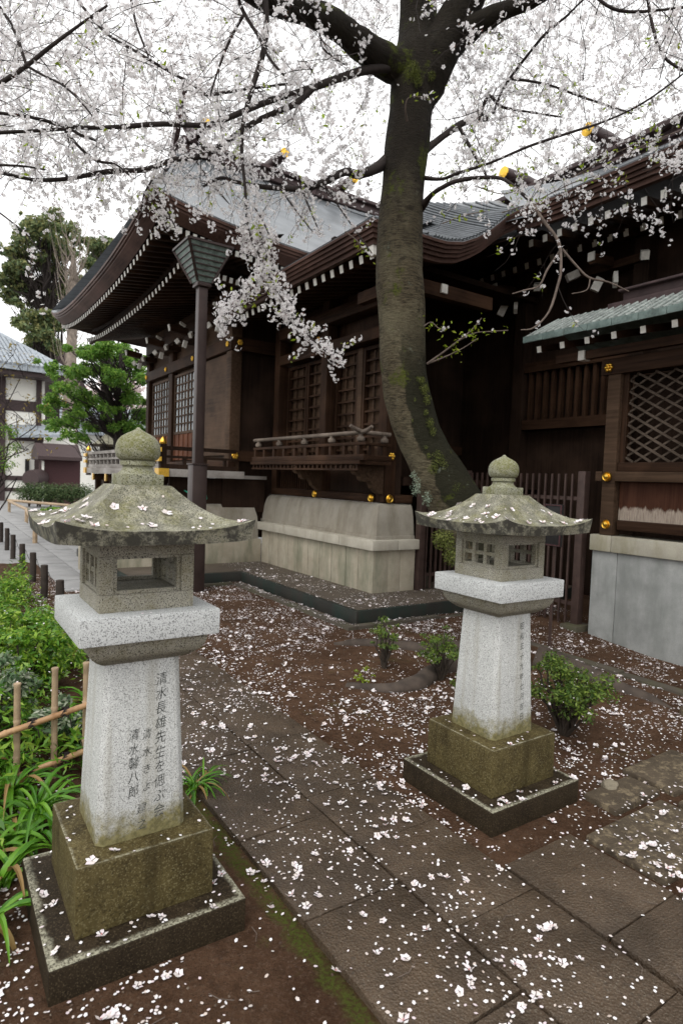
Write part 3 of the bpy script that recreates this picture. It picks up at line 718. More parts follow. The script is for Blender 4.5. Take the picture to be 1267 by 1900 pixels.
# south end wall, in deep shade
MB().box(5.425, 8.44, 8.6, 8.7, .1, 5.6).build('end_wall', M['wood_shaded'], B)
MB().box(5.43, 5.50, 6.79, 8.598, .1, 4.7).build('inner_wall', M['wood_shaded'], B)
MB().box(5.29, 5.42, 6.64, 6.76, 1.467, 4.6).build('corner_jamb', M['wood_shaded'], B)
MB().box(5.51, 8.44, 6.7, 8.598, 1.60, 1.72).build('inner_floor', M['wood_shaded'], B)
MB().box(6.3, 6.46, 6.72, 6.88, .1, 1.598).build('floor_support', M['wood_shaded'], B)
MB().box(5.3, 8.44, 6.9, 8.598, 4.72, 4.80).build('ceiling', M['wood_shaded'], B)
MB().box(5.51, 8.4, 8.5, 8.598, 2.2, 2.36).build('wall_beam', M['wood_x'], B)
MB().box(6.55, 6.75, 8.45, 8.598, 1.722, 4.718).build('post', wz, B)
MB().add([(6.2,5.95,5.12),(7.15,5.75,5.50),(8.9,7.0,6.5),(8.9,9.2,6.5),(6.4,8.7,6.0)], [(0,1,2,3,4)]).build('valley_roof', M['roof_copper'], B)
MB().add([(6.2,6.02,4.86),(7.2,5.9,5.30),(8.44,6.0,5.42),(8.44,8.6,5.42),(5.6,8.6,4.81),(5.6,6.9,4.81)], [(0,1,2,3,4,5)]).build('valley_soffit', M['wood_shaded'], B)
# roof of the linking hall: west eave and the near eave that sweeps up to the sanctuary roof
eB = [(4.05,9.9,4.54),(4.05,8,4.545),(4.05,6.4,4.555),(4.05,5.65,4.565),(4.5,5.65,4.57),(5.0,5.66,4.575),(5.2,5.66,4.585),(5.45,5.66,4.64),(5.7,5.68,4.76),(5.95,5.73,4.91),(6.25,5.82,5.13),(6.5,5.90,5.32),(6.78,5.93,5.50)]
iB = [(1,0),(1,0),(1,0),(1,1),(0,1),(0,1),(0,1),(0,1),(-.05,1),(-.05,1),(.0,1),(.25,1),(.6,.8)]
sweep(eB, iB, FASCIA, [M['wood_fascia'], M['roof_copper']], 'eave_fascia', B, FMI)
def roof_strip(pts, inn, rise, depth, name, parent, seams=True):
    b = MB(); k = 12
    for p, d in zip(pts, inn):
        for i in range(k+1):
            t = i/k; b.v.append((p[0]+d[0]*depth*t, p[1]+d[1]*depth*t, p[2]+.015+rise*(t*.85+.15*t*t)))
    for j in range(len(pts)-1):
        for i in range(k): b.f.append((j*(k+1)+i, j*(k+1)+i+1, (j+1)*(k+1)+i+1, (j+1)*(k+1)+i)); b.m.append(0)
    return b.build(name, [M['roof_copper']], parent, smooth=True)
roof_strip(eB[:4], iB[:4], .62, 1.6, 'roof', B)
roof_strip(eB[3:], iB[3:], .85, 1.7, 'roof', B)
b = MB()
for p, d in zip(eB[3:], iB[3:]): pass
def dense(pts, inn, n=5):
    o = []; q = []
    for j in range(len(pts)-1):
        for i in range(n):
            t = i/n; o.append(tuple(pts[j][k]*(1-t)+pts[j+1][k]*t for k in range(3))); q.append(tuple(inn[j][k]*(1-t)+inn[j+1][k]*t for k in range(2)))
    return o, q
dp, di = dense(eB[4:], iB[4:], 4)
for p, d in zip(dp[::1], di[::1]):
    b.tube([(p[0]+d[0]*1.6*t, p[1]+d[1]*1.6*t, p[2]+.03+.8*(t*.85+.15*t*t)) for t in (0,.25,.5,.75,1)], .016, 5)
b.build('roof_seams', M['roof_copper'], B)
# soffit boards under the eaves
sweep(eB[:4], iB[:4], [(.17,-.20),(1.25,-.02)], M['wood_shaded'], 'soffit', B)
sweep(eB[3:], iB[3:], [(.17,-.20),(1.05,-.06)], M['wood_shaded'], 'soffit', B)
sp = [((4.24, y, 4.27), (5.30, y, 4.50), .075, .095) for y in np.arange(5.9, 9.7, .212)]
rafters(sp, B, [M['wood_x'], M['white_paint']])
MB().bar((4.22,5.82,4.34), (5.2,6.70,4.52), .12, .16).build('hip_rafter', M['wood_x'], B)
MB().box(4.17, 4.24, 5.78, 5.86, 4.23, 4.43).build('hip_rafter_end', M['white_paint'], B)
MB().box(4.55, 6.4, 6.02, 6.14, 4.05, 4.22).build('eave_beam', M['wood_x'], B)
MB().box(5.43, 5.53, 5.985, 6.016, 4.10, 4.21).build('beam_end', M['white_paint'], B)
MB().bar((4.6,5.95,3.98), (4.6,6.6,3.98), .11, .14).build('bracket_arm', M['wood_y'], B)
MB().box(4.55, 4.65, 5.93, 5.95, 3.92, 4.04).build('bracket_arm_end', M['white_paint'], B)

C = empty('sanctuary', (8.6, 3, 0), 'dark sanctuary hall at the right with a tall eave of white tipped rafters', 'shrine hall', 'halls of the shrine')
eC = [(6.78,5.93,5.50),(6.94,5.80,5.57),(7.0,5.55,5.59),(7.0,4.5,5.59),(7.0,2,5.59),(7.0,-2.5,5.59)]
iC = [(.6,.8),(.85,.5),(1,.1),(1,0),(1,0),(1,0)]
FC = [(a*1.15, z*1.15) for a, z in FASCIA]
sweep(eC, iC, FC, [M['wood_fascia'], M['roof_copper']], 'eave_fascia', C, FMI)
roof_strip(eC, iC, 1.02, 1.72, 'roof', C)
sweep(eC, iC, [(.2,-.22),(2.1,.25)], M['wood_shaded'], 'soffit', C)
rafters([((7.26, y, 5.20), (8.3, y, 5.33), .075, .10) for y in np.arange(-1.2, 6.2, .2445)]+[((8.0, y, 5.22), (9.2, y, 5.55), .075, .10) for y in np.arange(-1.0, 8.0, .2445)], C, [M['wood_x'], M['white_paint']])
MB().box(7.96, 8.04, -2, 7.0, 5.275, 5.36).build('eave_beam', M['wood_y'], C)
# ridge with stacked boards, log billets and gilt ends
b = MB(); b.box(8.72, 9.3, -2, 9.2, 6.44, 6.66); b.box(8.66, 9.36, -2, 9.25, 6.662, 6.71); b.box(8.76, 9.26, -2, 9.2, 6.712, 6.83); b.box(8.62, 9.40, -2, 9.3, 6.832, 6.90); b.box(8.74, 9.28, -2, 9.25, 6.902, 6.99)
b.build('ridge', M['roof_ridge'], C, bev=.01)
for y in (2.85, 4.50, 6.12, 7.8):
    o = MB().tube([(8.42,y,7.20),(8.9,y,7.20),(9.6,y,7.20)], [.10,.125,.10], 14).build('ridge_billet', M['roof_ridge'], C, smooth=True, angle=50)
    MB().box(8.8, 9.2, y-.12, y+.12, 6.992, 7.09).build('billet_seat', M['roof_ridge'], C)
    MB().lathe((8.42, y, 7.20), [(.05,.0),(.102,.0),(.102,-.02),(.05,-.035)][::1], 16, axis='X').build('gilt_end', M['gold'], o)
b = MB(); b.box(8.6, 8.7, -2, 9.0, 6.3, 6.5); b.build('ridge_skirt', M['roof_copper'], C)
# wall of the sanctuary: posts, slatted window, boards
MB().box(8.45, 8.55, -2, 9.2, -.2, 5.5).build('wall', M['wood_shaded'], C)
for y in (7.0, 4.9, 2.8): MB().box(8.25, 8.448, y, y+.22, 0, 5.2).build('post', M['wood_shaded'], C)
for z in (2.60, 3.55): MB().box(8.28, 8.449, 5.125, 6.995, z, z+.16).build('wall_beam', wy, C)
for i in range(12): MB().box(8.32, 8.40, 5.22+i*.15, 5.275+i*.15, 2.762, 3.548).build('slat', M['wood_z'], C)
def nose_bracket(y, parent, x=8.2, z=4.9):
    a = MB().box(x-.0, x+.25, y-.5, y+.5, z-.05, z+.06).build('bracket_arm', M['wood_y'], parent)
    for s in (-1, 1):
        MB().bar((x-.03, y+s*.52, z+.02), (x-.16, y+s*.62, z-.06), .10, .11).build('bracket_nose', M['white_paint'], a)
        MB().bar((x-.06, y+s*.12, z-.16), (x-.12, y+s*.17, z-.34), .06, .12).build('bracket_nose', M['white_paint'], a)
    MB().bar((x-.45, y, z+.0), (x, y, z+.05), .10, .13).build('bracket_tongue', M['wood_x'], a)
    MB().bar((x-.47, y-.05, z+.03), (x-.455, y+.06, z+.03), .02, .12).build('bracket_tongue_end', M['white_paint'], a)
nose_bracket(5.45, C); nose_bracket(7.25, C); nose_bracket(3.0, C)

# ------------------------------------------------------------ the main hall
A = empty('worship_hall', (4.4, 10.2, .15), 'large dark timber worship hall with upturned hipped eaves beyond the lamp post', 'shrine hall', 'halls of the shrine')
XW, YS, YN, XE = 2.5, 8.8, 17.3, 11.0
def zA(t): return 5.27+.33*abs(t)**2.6+.06*abs(t)**14
west = [(XW, YN-(YN-YS)*i/24, zA(1-2*i/24)) for i in range(25)]
south = [(XW+(XE-XW)*i/24, YS, zA(1-2*i/24)) for i in range(1, 25)]
north = [(XE-(XE-XW)*i/24, YN, zA(1-2*i/24)) for i in range(24)]
eA = north+west+south
iA = [(0,-1)]*24+[(1,-1)]+[(1,0)]*23+[(1,1)]+[(0,1)]*24
FA = [(.55,.10),(.02,.03),(0,0),(0,-.045),(.022,-.05),(.022,-.09),(.05,-.095),(.05,-.125),(.20,-.25),(.21,-.18)]
sweep(eA, iA, FA, [M['wood_fascia'], M['roof_copper']], 'eave_fascia', A, [1,1]+[0]*7)
sweep(eA, iA, [(.17,-.2),(.78,-.12),(.8,-.34),(2.3,.10)], M['wood_shaded'], 'soffit', A)
# roof: curved slopes up to the ridge, gable set back over a skirt
def slopeA(pts, inn, depth, rise, name):
    b = MB(); k = 16
    for p, d in zip(pts, inn):
        for i in range(k+1):
            t = i/k; zz = p[2]+.02+(5.30+rise-p[2])*(t*.72+.28*t*t); b.v.append((p[0]+d[0]*depth*t, p[1]+d[1]*depth*t, zz))
    for j in range(len(pts)-1):
        for i in range(k): b.f.append((j*(k+1)+i, j*(k+1)+i+1, (j+1)*(k+1)+i+1, (j+1)*(k+1)+i)); b.m.append(0)
    return b.build(name, M['roof_copper'], A, smooth=True)
s0 = [(XW, YS, zA(1))]+south
slopeA(s0, [(.42,1)]+[(.42-.42*i/6 if i < 6 else 0, 1) for i in range(1, 25)], 4.2, 3.15, 'south_roof_slope')
slopeA(west, [(1, (min(15.9, max(10.2, w_[1]))-w_[1])/2) for w_ in west], 2.0, .42, 'west_roof_slope')
slopeA(north+[west[0]], [(0,-1)]*18+[(.06*(i+1), -1) for i in range(6)]+[(.42,-1)], 4.2, 3.15, 'north_roof_slope')
MB().add([(4.5,9.9,5.9),(4.5,16.2,5.9),(4.5,13.05,8.5)], [(0,1,2)]).build('gable_wall', M['wood_shaded'], A)
b = MB(); b.box(4.25, 11, 12.7, 13.4, 8.3, 8.48); b.box(4.2, 11, 12.6, 13.5, 8.482, 8.54); b.box(4.28, 11, 12.75, 13.35, 8.542, 8.64); b.build('ridge', M['roof_ridge'], A, bev=.01)
for x in (4.6, 6.4, 8.25):
    o = MB().tube([(x,12.3,8.76),(x,13.05,8.76),(x,13.9,8.76)], [.10,.13,.10], 14).build('ridge_billet', M['roof_ridge'], A, smooth=True, angle=50)
    MB().lathe((x, 12.3, 8.76), [(.05,.0),(.102,0),(.102,-.02),(.05,-.035)], 16, axis='Y').build('gilt_end', M['gold'], o)
MB().bar((4.3,13.5,8.5), (4.3,12.75,9.75), .10, .20).build('forked_finial', M['roof_ridge'], A)
MB().bar((4.42,12.5,8.5), (4.42,13.3,9.3), .10, .20).build('forked_finial', M['roof_ridge'], A)
sp = []
for y in np.arange(YS+.28, YN-.2, .118*1.6):
    z = zA((y-13.05)/4.25); sp.append(((2.72, y, z-.30), (3.5, y, z-.20), .07, .085))
    if YS+.7 < y < YN-.7: sp.append(((3.2, y, z-.55), (4.4, y, z-.30), .07, .085))
for x in np.arange(XW+.4, 5.9, .1135):
    z = zA((x-6.75)/4.25); sp.append(((x, 9.02, z-.30), (x, 9.7, z-.20), .062, .085))
    if x > XW+.85: sp.append(((x, 9.5, z-.55), (x, 10.2, z-.35), .062, .085))
rafters(sp, A, [M['wood_x'], M['white_paint']])
for yy in (3.3,): MB().box(3.30, 3.38, YS+.6, YN-.6, 4.86, 4.93).build('eave_beam', M['wood_y'], A)
# walls
MB().box(4.47, 4.55, 10.2, 15.3, 1.73, 5.2).build('west_wall', M['wood_brown'], A)
MB().box(4.47, 5.6, 10.24, 10.34, 1.2, 5.2).build('south_wall', M['wood_shaded'], A)
for y, w in ((10.16,.22),(11.68,.16),(13.36,.26),(15.1,.22)): MB().box(4.36, 4.56, y, y+w, 1.73, 4.9).build('post', wz if y > 11 else M['wood_brown'], A, bev=.01)
for z, h in ((3.86,.22),(1.75,.16),(4.5,.25)):
    MB().box(4.33, 4.468, 10.12, 15.3, z, z+h).build('wall_beam', wy, A, bev=.008)
MB().box(4.38, 5.6, 10.08, 10.238, 3.86, 4.08).build('wall_beam', wx, A); MB().box(4.38, 5.6, 10.10, 10.238, 1.92, 2.10).build('wall_beam', wx, A)
MB().box(4.40, 4.468, 10.40, 11.66, 2.02, 3.84).build('plank_panel', M['wood_brown'], A)
for y in (10.26, 12.01, 13.71, 15.2): flower_boss('gilt_flower', (4.325, y, 3.97), .055, 'X', A)
flower_boss('gilt_flower', (4.48, 10.075, 3.99), .055, 'Y', A); flower_boss('gilt_flower', (4.45, 10.095, 2.01), .065, 'Y', A)
def lattice_window(y0, y1):
    z0, z1 = 2.56, 3.74
    o = MB().box(4.44, 4.466, y0, y1, z0, z1).build('window', M['paper'], A)
    f = MB()
    for a, c in ((y0-.05, y0), (y1, y1+.05)): f.box(4.40, 4.467, a, c, z0-.05, z1+.05)
    for a, c in ((z0-.05, z0), (z1, z1+.05)): f.box(4.401, 4.466, y0, y1, a, c)
    n = max(3, round((y1-y0)/.19))
    for i in range(1, n): yy = y0+(y1-y0)*i/n; w_ = .016 if i != n//2 else .035; f.box(4.412, 4.439, yy-w_, yy+w_, z0, z1)
    for i in range(1, 7): zz = z0+(z1-z0)*i/7; f.box(4.408, 4.4395, y0, y1, zz-.013, zz+.013)
    f.build('glazing_bars', M['wood_brown'], o)
    d = MB(); d.box(4.42, 4.467, y0-.05, y1+.05, 1.95, 2.505)
    k = 5
    for i in range(k+1): yy = y0-.03+(y1-y0+.06)*i/k; d.box(4.40, 4.419, yy-.02, yy+.02, 1.95, 2.505)
    d.build('door_panel', M['wood_red'], A)
lattice_window(13.72, 14.86); lattice_window(11.92, 13.26)
# brackets with white noses along the wall head
for y in (10.3, 12.0, 13.5, 15.2):
    o = MB().box(4.20, 4.468, y-.35, y+.35, 4.30, 4.40).build('bracket_arm', wy, A)
    MB().bar((3.85, y, 4.50), (4.2, y, 4.46), .10, .13).build('bracket_tongue', wx, o)
    for s_ in (-1, 1):
        MB().bar((4.16, y+s_*.36, 4.37), (4.11, y+s_*.41, 4.31), .06, .09).build('bracket_nose', M['white_paint'], o)
        MB().bar((4.10, y+s_*.16, 4.54), (3.98, y+s_*.20, 4.58), .035, .05).build('bracket_nose', M['white_paint'], o)
    MB().bar((3.846, y, 4.50), (3.825, y, 4.495), .09, .12).build('bracket_nose', M['white_paint'], o)
    MB().bar((4.17, y, 4.29), (4.14, y, 4.16), .05, .08).build('bracket_nose', M['white_paint'], o)
# platform, veranda and its railing
MB().box(1.9, 4.838, 9.742, 10.2, .10, .555).build('stone_footing', M['stone_base'], A, bev=.01)
b = MB(); v = []
for i_, z in ((0,.556),(0,.75),(.03,.95),(.10,1.10),(.22,1.18)): v += [(3.3+i_,9.80+i_,z),(4.80-i_*.4,9.80+i_,z),(4.80-i_*.4,11,z),(3.3+i_,11,z)]
b.add(v, [(j*4+i, j*4+(i+1)%4, j*4+4+(i+1)%4, j*4+4+i) for j in range(4) for i in range(4)]+[(16,17,18,19)]); b.build('curved_plinth', M['plaster_plinth'], A, smooth=True, angle=50)
b = MB(); b.box(4.16, 4.95, 9.90, 10.235, 1.02, 1.60); b.box(4.13, 4.97, 9.87, 10.235, 1.602, 1.66, 1); b.build('floor_box', [M['wood_shaded'], M['wood_silver_lit']], A)
MB().box(3.0, 4.46, 9.70, 15.4, 1.60, 1.725).build('veranda_floor', M['wood_silver_lit'], A, bev=.006)
b = MB()
for x0, x1, y0, y1 in ((3.03,3.12,9.75,15.35),(3.125,4.12,9.73,9.82)):
    pass
for z0, z1 in ((1.73,1.80),(1.90,1.94),(2.03,2.09)):
    MB().box(3.04, 3.11, 9.82, 15.3, z0, z1).build('veranda_rail', M['wood_silver_lit'], A); MB().box(3.115, 4.32, 9.74, 9.81, z0, z1).build('veranda_rail', M['wood_shaded'], A)
for i in range(16): MB().box(3.05, 3.10, 9.98+i*.345, 10.04+i*.345, 1.802, 2.028).build('veranda_baluster', M['wood_silver_lit'], A)
for i in range(3): MB().box(3.4+i*.35, 3.45+i*.35, 9.75, 9.80, 1.802, 1.898).build('veranda_baluster', M['wood_shaded'], A)
for y in (9.72, 15.32):
    o = MB().box(3.015, 3.113, y, y+.098, 1.55, 2.12).build('veranda_post', M['wood_shaded'] if y < 10 else M['wood_silver_lit'], A)
    MB().lathe((3.064, y+.049, 2.122), [(.05,0),(.06,.02),(.05,.06),(.02,.10),(.003,.12)], 14).build('gilt_cap', M['gold'], o, smooth=True)
    for z in (1.60, 1.84, 1.99): MB().box(2.97, 3.014, y-.06, y+.16, z, z+(.13 if z < 1.7 else .07)).build('gilt_plate', M['gold'], o)
    MB().box(2.98, 3.14, y-.05, y-.002, 1.60, 1.73).build('gilt_plate', M['gold'], o)
for y in (10.9, 12.1, 13.3, 14.5):
    o = MB().box(3.02, 4.4, y, y+.12, 1.46, 1.595).build('veranda_joist', wx, A); MB().box(2.99, 3.018, y-.01, y+.13, 1.45, 1.597).build('gilt_plate', M['gold'], o)
for y in (9.9, 11.4, 12.9, 14.4, 15.2): MB().box(3.2, 3.32, y, y+.12, .1, 1.455).build('veranda_support', wz, A)
MB().box(3.6, 3.7, 10.06, 15.2, .15, 1.45).build('underfloor_boards', M['wood_shaded'], A)
MB().box(3.25, 5.1, 9.985, 10.05, .556, 1.598).build('underfloor_boards', M['wood_shaded'], A)  # dark sheet added to hide bright ground beyond, giving the underfloor shade
# verdigris ornament under the veranda corner
pp = [(3.37,9.6,1.385),(3.45,9.6,1.345),(3.56,9.6,1.33),(3.66,9.6,1.33),(3.72,9.6,1.315),(3.735,9.6,1.26),(3.70,9.6,1.215),(3.74,9.6,1.19)]
tag(MB().tube(pp, [.006,.022,.028,.03,.034,.03,.016,.004], 10).build('curled_spout', M['turquoise'], smooth=True), 'turquoise verdigris curled bronze spout under the veranda corner', 'spout')

# ------------------------------------------------------------ roofed wall at the right
D = empty('roofed_wall', (6.45, 4.3, -.1), 'roofed timber wall with diamond lattice panel on a grey granite base, right edge', 'wall')
b = MB(); 
for a, c in ((4.31,3.995),(3.99,2.9),(2.895,1.8),(1.795,.6),(.595,-1)): b.box(6.45, 6.75, c, a, -.6, .930)
b.build('stone_footing', M['gate_base'], D, bev=.006)
b = MB()
for a, c in ((4.33,4.06),(4.055,2.6),(2.595,1.1),(1.095,-1)): b.box(6.41, 6.8, c, a, .932, 1.118)
b.build('cap_stone', M['gate_cap'], D, bev=.012)
MB().box(6.44, 6.60, -1, 4.02, 1.19, 1.30).build('sill_beam', wy, D, bev=.012)
MB().box(6.42, 6.58, 4.06, 4.22, 1.12, 3.12).build('post', M['wood_brown'], D, bev=.012)
MB().box(6.42, 6.58, 1.56, 1.72, 1.12, 3.12).build('post', M['wood_brown'], D, bev=.012)
MB().box(6.40, 6.62, -1, 4.055, 1.74, 1.85).build('waist_beam', M['wood_brown'], D, bev=.012)
MB().box(6.51, 6.55, -1, 4.05, 1.302, 1.738).build('board_panel', M['wood_fungus'], D)
MB().box(6.44, 6.6, -1, 4.055, 1.852, 1.955).build('lattice_sill', wy, D, bev=.008)
MB().box(6.40, 6.62, -1, 4.3, 2.95, 3.13).build('head_beam', wy, D, bev=.01)
for a, c in ((4.055, 3.99), (1.79, 1.725)): MB().box(6.47, 6.55, c, a, 1.957, 2.948).build('lattice_jamb', wz, D)
b = MB(); y0, y1, z0, z1 = 1.79, 3.99, 1.957, 2.948
def clipbar(s, k, x):
    ps = []
    for t in np.linspace(-4, 4, 801):
        y = y0+k+t; z = z0+s*t*.60
        if y0 <= y <= y1 and z0 <= z <= z1: ps.append((x, y, z))
    if len(ps) > 2: b.bar(ps[0], ps[-1], .022, .022)
for k in np.arange(-2.2, 4.6, .205): clipbar(1, k, 6.49); clipbar(-1, k, 6.513)
b.build('diamond_lattice', M['wood_lattice'], D)
MB().box(6.68, 6.70, 1.75, 4.05, 1.957, 2.948).build('dark_backing', M['wood_shaded'], D)
for z, nm in ((1.79,'x'),(1.245,'x')): disc('gilt_boss', (6.398 if z > 1.5 else 6.438, 4.14 if z > 1.5 else 4.14, z), .055, 'X', D, d=.035)
MB().box(6.40, 6.44, 4.03, 4.26, 1.74, 1.85).build('waist_beam_end', M['wood_brown'], D) if False else None
MB().box(6.41, 6.62, 4.222, 4.30, 1.742, 1.85).build('waist_beam_end', M['wood_brown'], D); MB().box(6.445, 6.60, 4.06, 4.30, 1.121, 1.31).build('sill_beam_end', M['wood_brown'], D) if False else None
flower_boss('gilt_flower', (6.396, 4.2, 3.03), .055, 'X', D)
# roof with patinated tiles
ridge = (6.62, 3.66); b = MB()
prof = [(5.98,3.40),(5.98,3.475),(6.62,3.70),(7.26,3.475),(7.26,3.40)]
b.prism([(5.985,3.385),(5.985,3.452),(6.62,3.785),(7.255,3.45),(7.255,3.385),(6.62,3.64)], 'Y', -1, 5.08); b.build('roof', M['patina'], D)
b = MB(); y = 5.09
while y > -1:
    b.tube([(5.975,y-.045,3.452),(6.25,y-.045,3.596),(6.56,y-.045,3.758)], [.017,.019,.019], 6)
    for k in range(7): x = 6.0+k*.085; b.bar((x,y-.09,3.457+(x-5.985)*.525), (x,y-.002,3.457+(x-5.985)*.525), .012, .012)
    y -= .098
b.build('roof_tiles', M['patina_top'], D, smooth=True, angle=60)
b = MB(); y = 5.085
while y > -1: b.box(5.955, 5.982, y-.29, y-.003, 3.378+random.uniform(-.003,.003), 3.455); y -= .293
b.build('eave_edge', M['patina'], D, bev=.006)
b = MB(); b.box(6.50, 6.74, -1, 4.33, 3.70, 3.79); b.box(6.53, 6.71, -1, 4.16, 3.792, 3.89); b.box(6.47, 6.77, -1, 4.19, 3.892, 3.92); b.build('ridge', M['roof_ridge'], D, bev=.008)
rafters([((6.07, y, 3.30), (6.62, y, 3.43), .06, .075) for y in np.arange(-.6, 4.95, .325)], D, [M['wood_x'], M['white_paint']])
MB().box(6.30, 6.38, -1, 4.85, 3.15, 3.245).build('eave_beam', wy, D)
for y in (4.72, 4.45): MB().box(6.28, 6.40, y, y+.08, 3.14, 3.25).build('eave_beam_end', M['white_paint'], D) if y < 4.5 else None
MB().box(6.28, 6.92, 4.851, 4.868, 3.14, 3.25).build('eave_beam_end', M['white_paint'], D) if False else None

# ------------------------------------------------------------ iron fence and notice board
Fn = empty('iron_fence', (6.45, 6.4, 0), 'dark brown iron bar fence between the stone plinth and the roofed wall', 'fence')
for i in range(19): MB().box(6.44, 6.462, 4.62+i*.098, 4.642+i*.098, -.0, 1.82).build('bar', M['iron'], Fn)
for i in range(9): MB().box(5.62+i*.093, 5.642+i*.093, 6.39, 6.412, .17, 1.78).build('bar', M['iron'], Fn)
for z in (.22, 1.50): MB().box(6.463, 6.485, 4.5, 6.38, z, z+.045).build('fence_rail', M['iron'], Fn); MB().box(5.58, 6.43, 6.413, 6.435, z+.12, z+.165).build('fence_rail', M['iron'], Fn)
for x, y, z0 in ((6.42,4.44,-.1),(6.42,6.37,.1),(5.575,6.37,.15)): MB().box(x, x+.10, y, y+.10, z0, 1.85).build('fence_post', M['iron'], Fn, bev=.006)
MB().box(6.30, 6.62, 4.36, 4.6, -.15, .012).build('post_footing', M['gutter'], Fn, bev=.02)
Sg = empty('notice_board', (5.4, 4.05, -.06), 'small black framed notice board on a thin pole behind the lantern', 'sign')
MB().tube([(5.44,4.08,-.1),(5.44,4.08,1.08)], .017, 8).build('pole', M['iron'], Sg)
b = MB(); b.box(5.40, 5.43, 3.98, 4.20, 1.03, 1.47); b.build('board', M['black_panel'], Sg, bev=.006)
b = MB(); b.box(5.394, 5.3995, 4.03, 4.15, 1.12, 1.40); 
f = MB()
for a in (3.985, 4.183): f.box(5.388, 5.399, a, a+.012, 1.035, 1.465)
for a in (1.035, 1.453): f.box(5.389, 5.3985, 3.998, 4.182, a, a+.012)
f.build('frame', M['maroon'], Sg)

def cloud(name, clumps, n, size, m, parent, flat=.6, seed=1, lw=None):
    "clumps: (x,y,z,rx,ry,rz); leaves lie mostly near each clump's skin"
    g = np.random.default_rng(seed); w = np.array([c[3]*c[4]*c[5] for c in clumps])**.67; w /= w.sum(); pos = []; nor = []
    for c, k in zip(clumps, (w*n).astype(int)+1):
        d = g.normal(size=(k, 3)); d /= np.linalg.norm(d, axis=1, keepdims=True); r = g.uniform(.1, 1.25, (k, 1))**.55
        pos.append(np.array(c[:3])+d*r*np.array(c[3:6])); nor.append(d*.5+g.normal(size=(k, 3))*.6+np.array([0,0,flat]))
    pos = np.concatenate(pos); nor = np.concatenate(nor)
    V, F = scatter(LEAF[0] if lw is None else LEAF[0]*np.array([1, lw, 1]), LEAF[1], pos, nor, g.uniform(size*.6, size*1.25, len(pos)), g)
    return np_mesh(name, V, F, m, parent)
# ------------------------------------------------------------ the lamp post
LP = empty('lamp_post', (3.10, 8.33, 0), 'brown steel lamp post with a square louvred lantern head, beside the main hall', 'lamp post')
b = MB(); b.box(3.005, 3.215, 8.225, 8.435, -.05, 1.78); b.build('base_sleeve', M['lamp_brown'], LP, bev=.012)
MB().box(2.99, 3.23, 8.21, 8.45, 1.781, 1.80).build('sleeve_collar', M['lamp_brown'], LP, bev=.004)
MB().box(3.045, 3.175, 8.265, 8.395, 1.801, 4.24).build('pole', M['lamp_brown'], LP, bev=.012)
b = MB(); b.frustum(3.11, 8.33, 4.241, 4.30, .10, .10); b.build('neck', M['lamp_brown'], LP, bev=.008)
hd = MB().frustum(3.11, 8.33, 4.301, 4.76, .105, .305).build('lamp_head', M['copper_green'], LP)
f = MB()
for sx in (-1, 1):
    for sy in (-1, 1): f.bar((3.11+sx*.108, 8.33+sy*.108, 4.30), (3.11+sx*.312, 8.33+sy*.312, 4.77), .03, .03)
for sx in (-1, 1):
    f.bar((3.11+sx*.31, 8.02, 4.765), (3.11+sx*.31, 8.64, 4.765), .035, .03); f.bar((2.80, 8.33+sx*.31, 4.765), (3.42, 8.33+sx*.31, 4.765), .035, .031)
f.build('head_frame', M['lamp_brown'], hd)
lv = MB()
for k in range(1, 7):
    t = k/7; w = .105+.2*t+.006; z = 4.30+.46*t
    for sx in (-1, 1): lv.bar((3.11+sx*w, 8.33-w, z), (3.11+sx*w, 8.33+w, z), .016, .014); lv.bar((3.11-w, 8.33+sx*w, z), (3.11+w, 8.33+sx*w, z), .016, .0145)
lv.build('louvres', M['lamp_brown'], hd)
MB().frustum(3.11, 8.33, 4.782, 4.84, .325, .05).build('lamp_cap', M['copper_green'], LP)
# ------------------------------------------------------------ the cherry tree
T = empty('cherry_tree', (*TREE, 0), 'big leaning cherry tree in white blossom with a mossy trunk', 'tree')
TD = 5.55
tp = [(930,1285,TD-.2,140),(924,1215,TD-.1,118),(914,1120,TD,106),(889,1030,TD,106),(858,955,TD,104),(826,900,TD,102),(798,850,TD,100),(774,800,TD,97),(757,740,TD,93),(748,680,TD,92),(745,600,TD,93),(740,480,TD,93),(745,380,TD,90),(752,290,TD,86),(760,220,TD,88),(768,160,TD,96),(775,110,TD,98),(776,50,TD,78),(778,-40,TD-.1,72),(785,-160,TD-.3,66)]
def fine(pts, k=4):
    "Catmull-Rom through rows of numbers"
    A_ = np.array(pts, float); o = []
    for i in range(len(A_)-1):
        p0, p1, p2, p3 = A_[max(i-1,0)], A_[i], A_[i+1], A_[min(i+2,len(A_)-1)]
        for j in range(k):
            t = j/k; o.append(.5*((2*p1)+(-p0+p2)*t+(2*p0-5*p1+4*p2-p3)*t*t+(-p0+3*p1-3*p2+p3)*t**3))
    o.append(A_[-1]); return np.array(o)
def px_branch(rows, k=4):
    "rows of (px, py, distance, width in px) -> points, radii"
    f = fine(rows, k); return [P(r[0], r[1], d=r[2]) for r in f], [max(.003, r[3]/FPX*r[2]/2) for r in f]
def organic(pts, rad, n, amp, name, m, parent, fr=2.5):
    b = MB(); b.tube(pts, rad, n); V = []
    for i, v in enumerate(b.v):
        v = Vector(v); c = Vector(pts[min(i//n, len(pts)-1)]); d = v-c; k = noise.noise(v*fr)*amp+noise.noise(v*fr*3)*amp*.45
        V.append(c+d*(1+k))
    b.v = V; return b.build(name, m, parent, smooth=True, angle=75)
tp = [(a_, b_, c_, w_*(.91 if b_ < 900 else .96)) for a_, b_, c_, w_ in tp]
tpts, trad = px_branch(tp, 5)
organic(tpts, trad, 36, .10, 'trunk', M['bark'], T, 2.2)
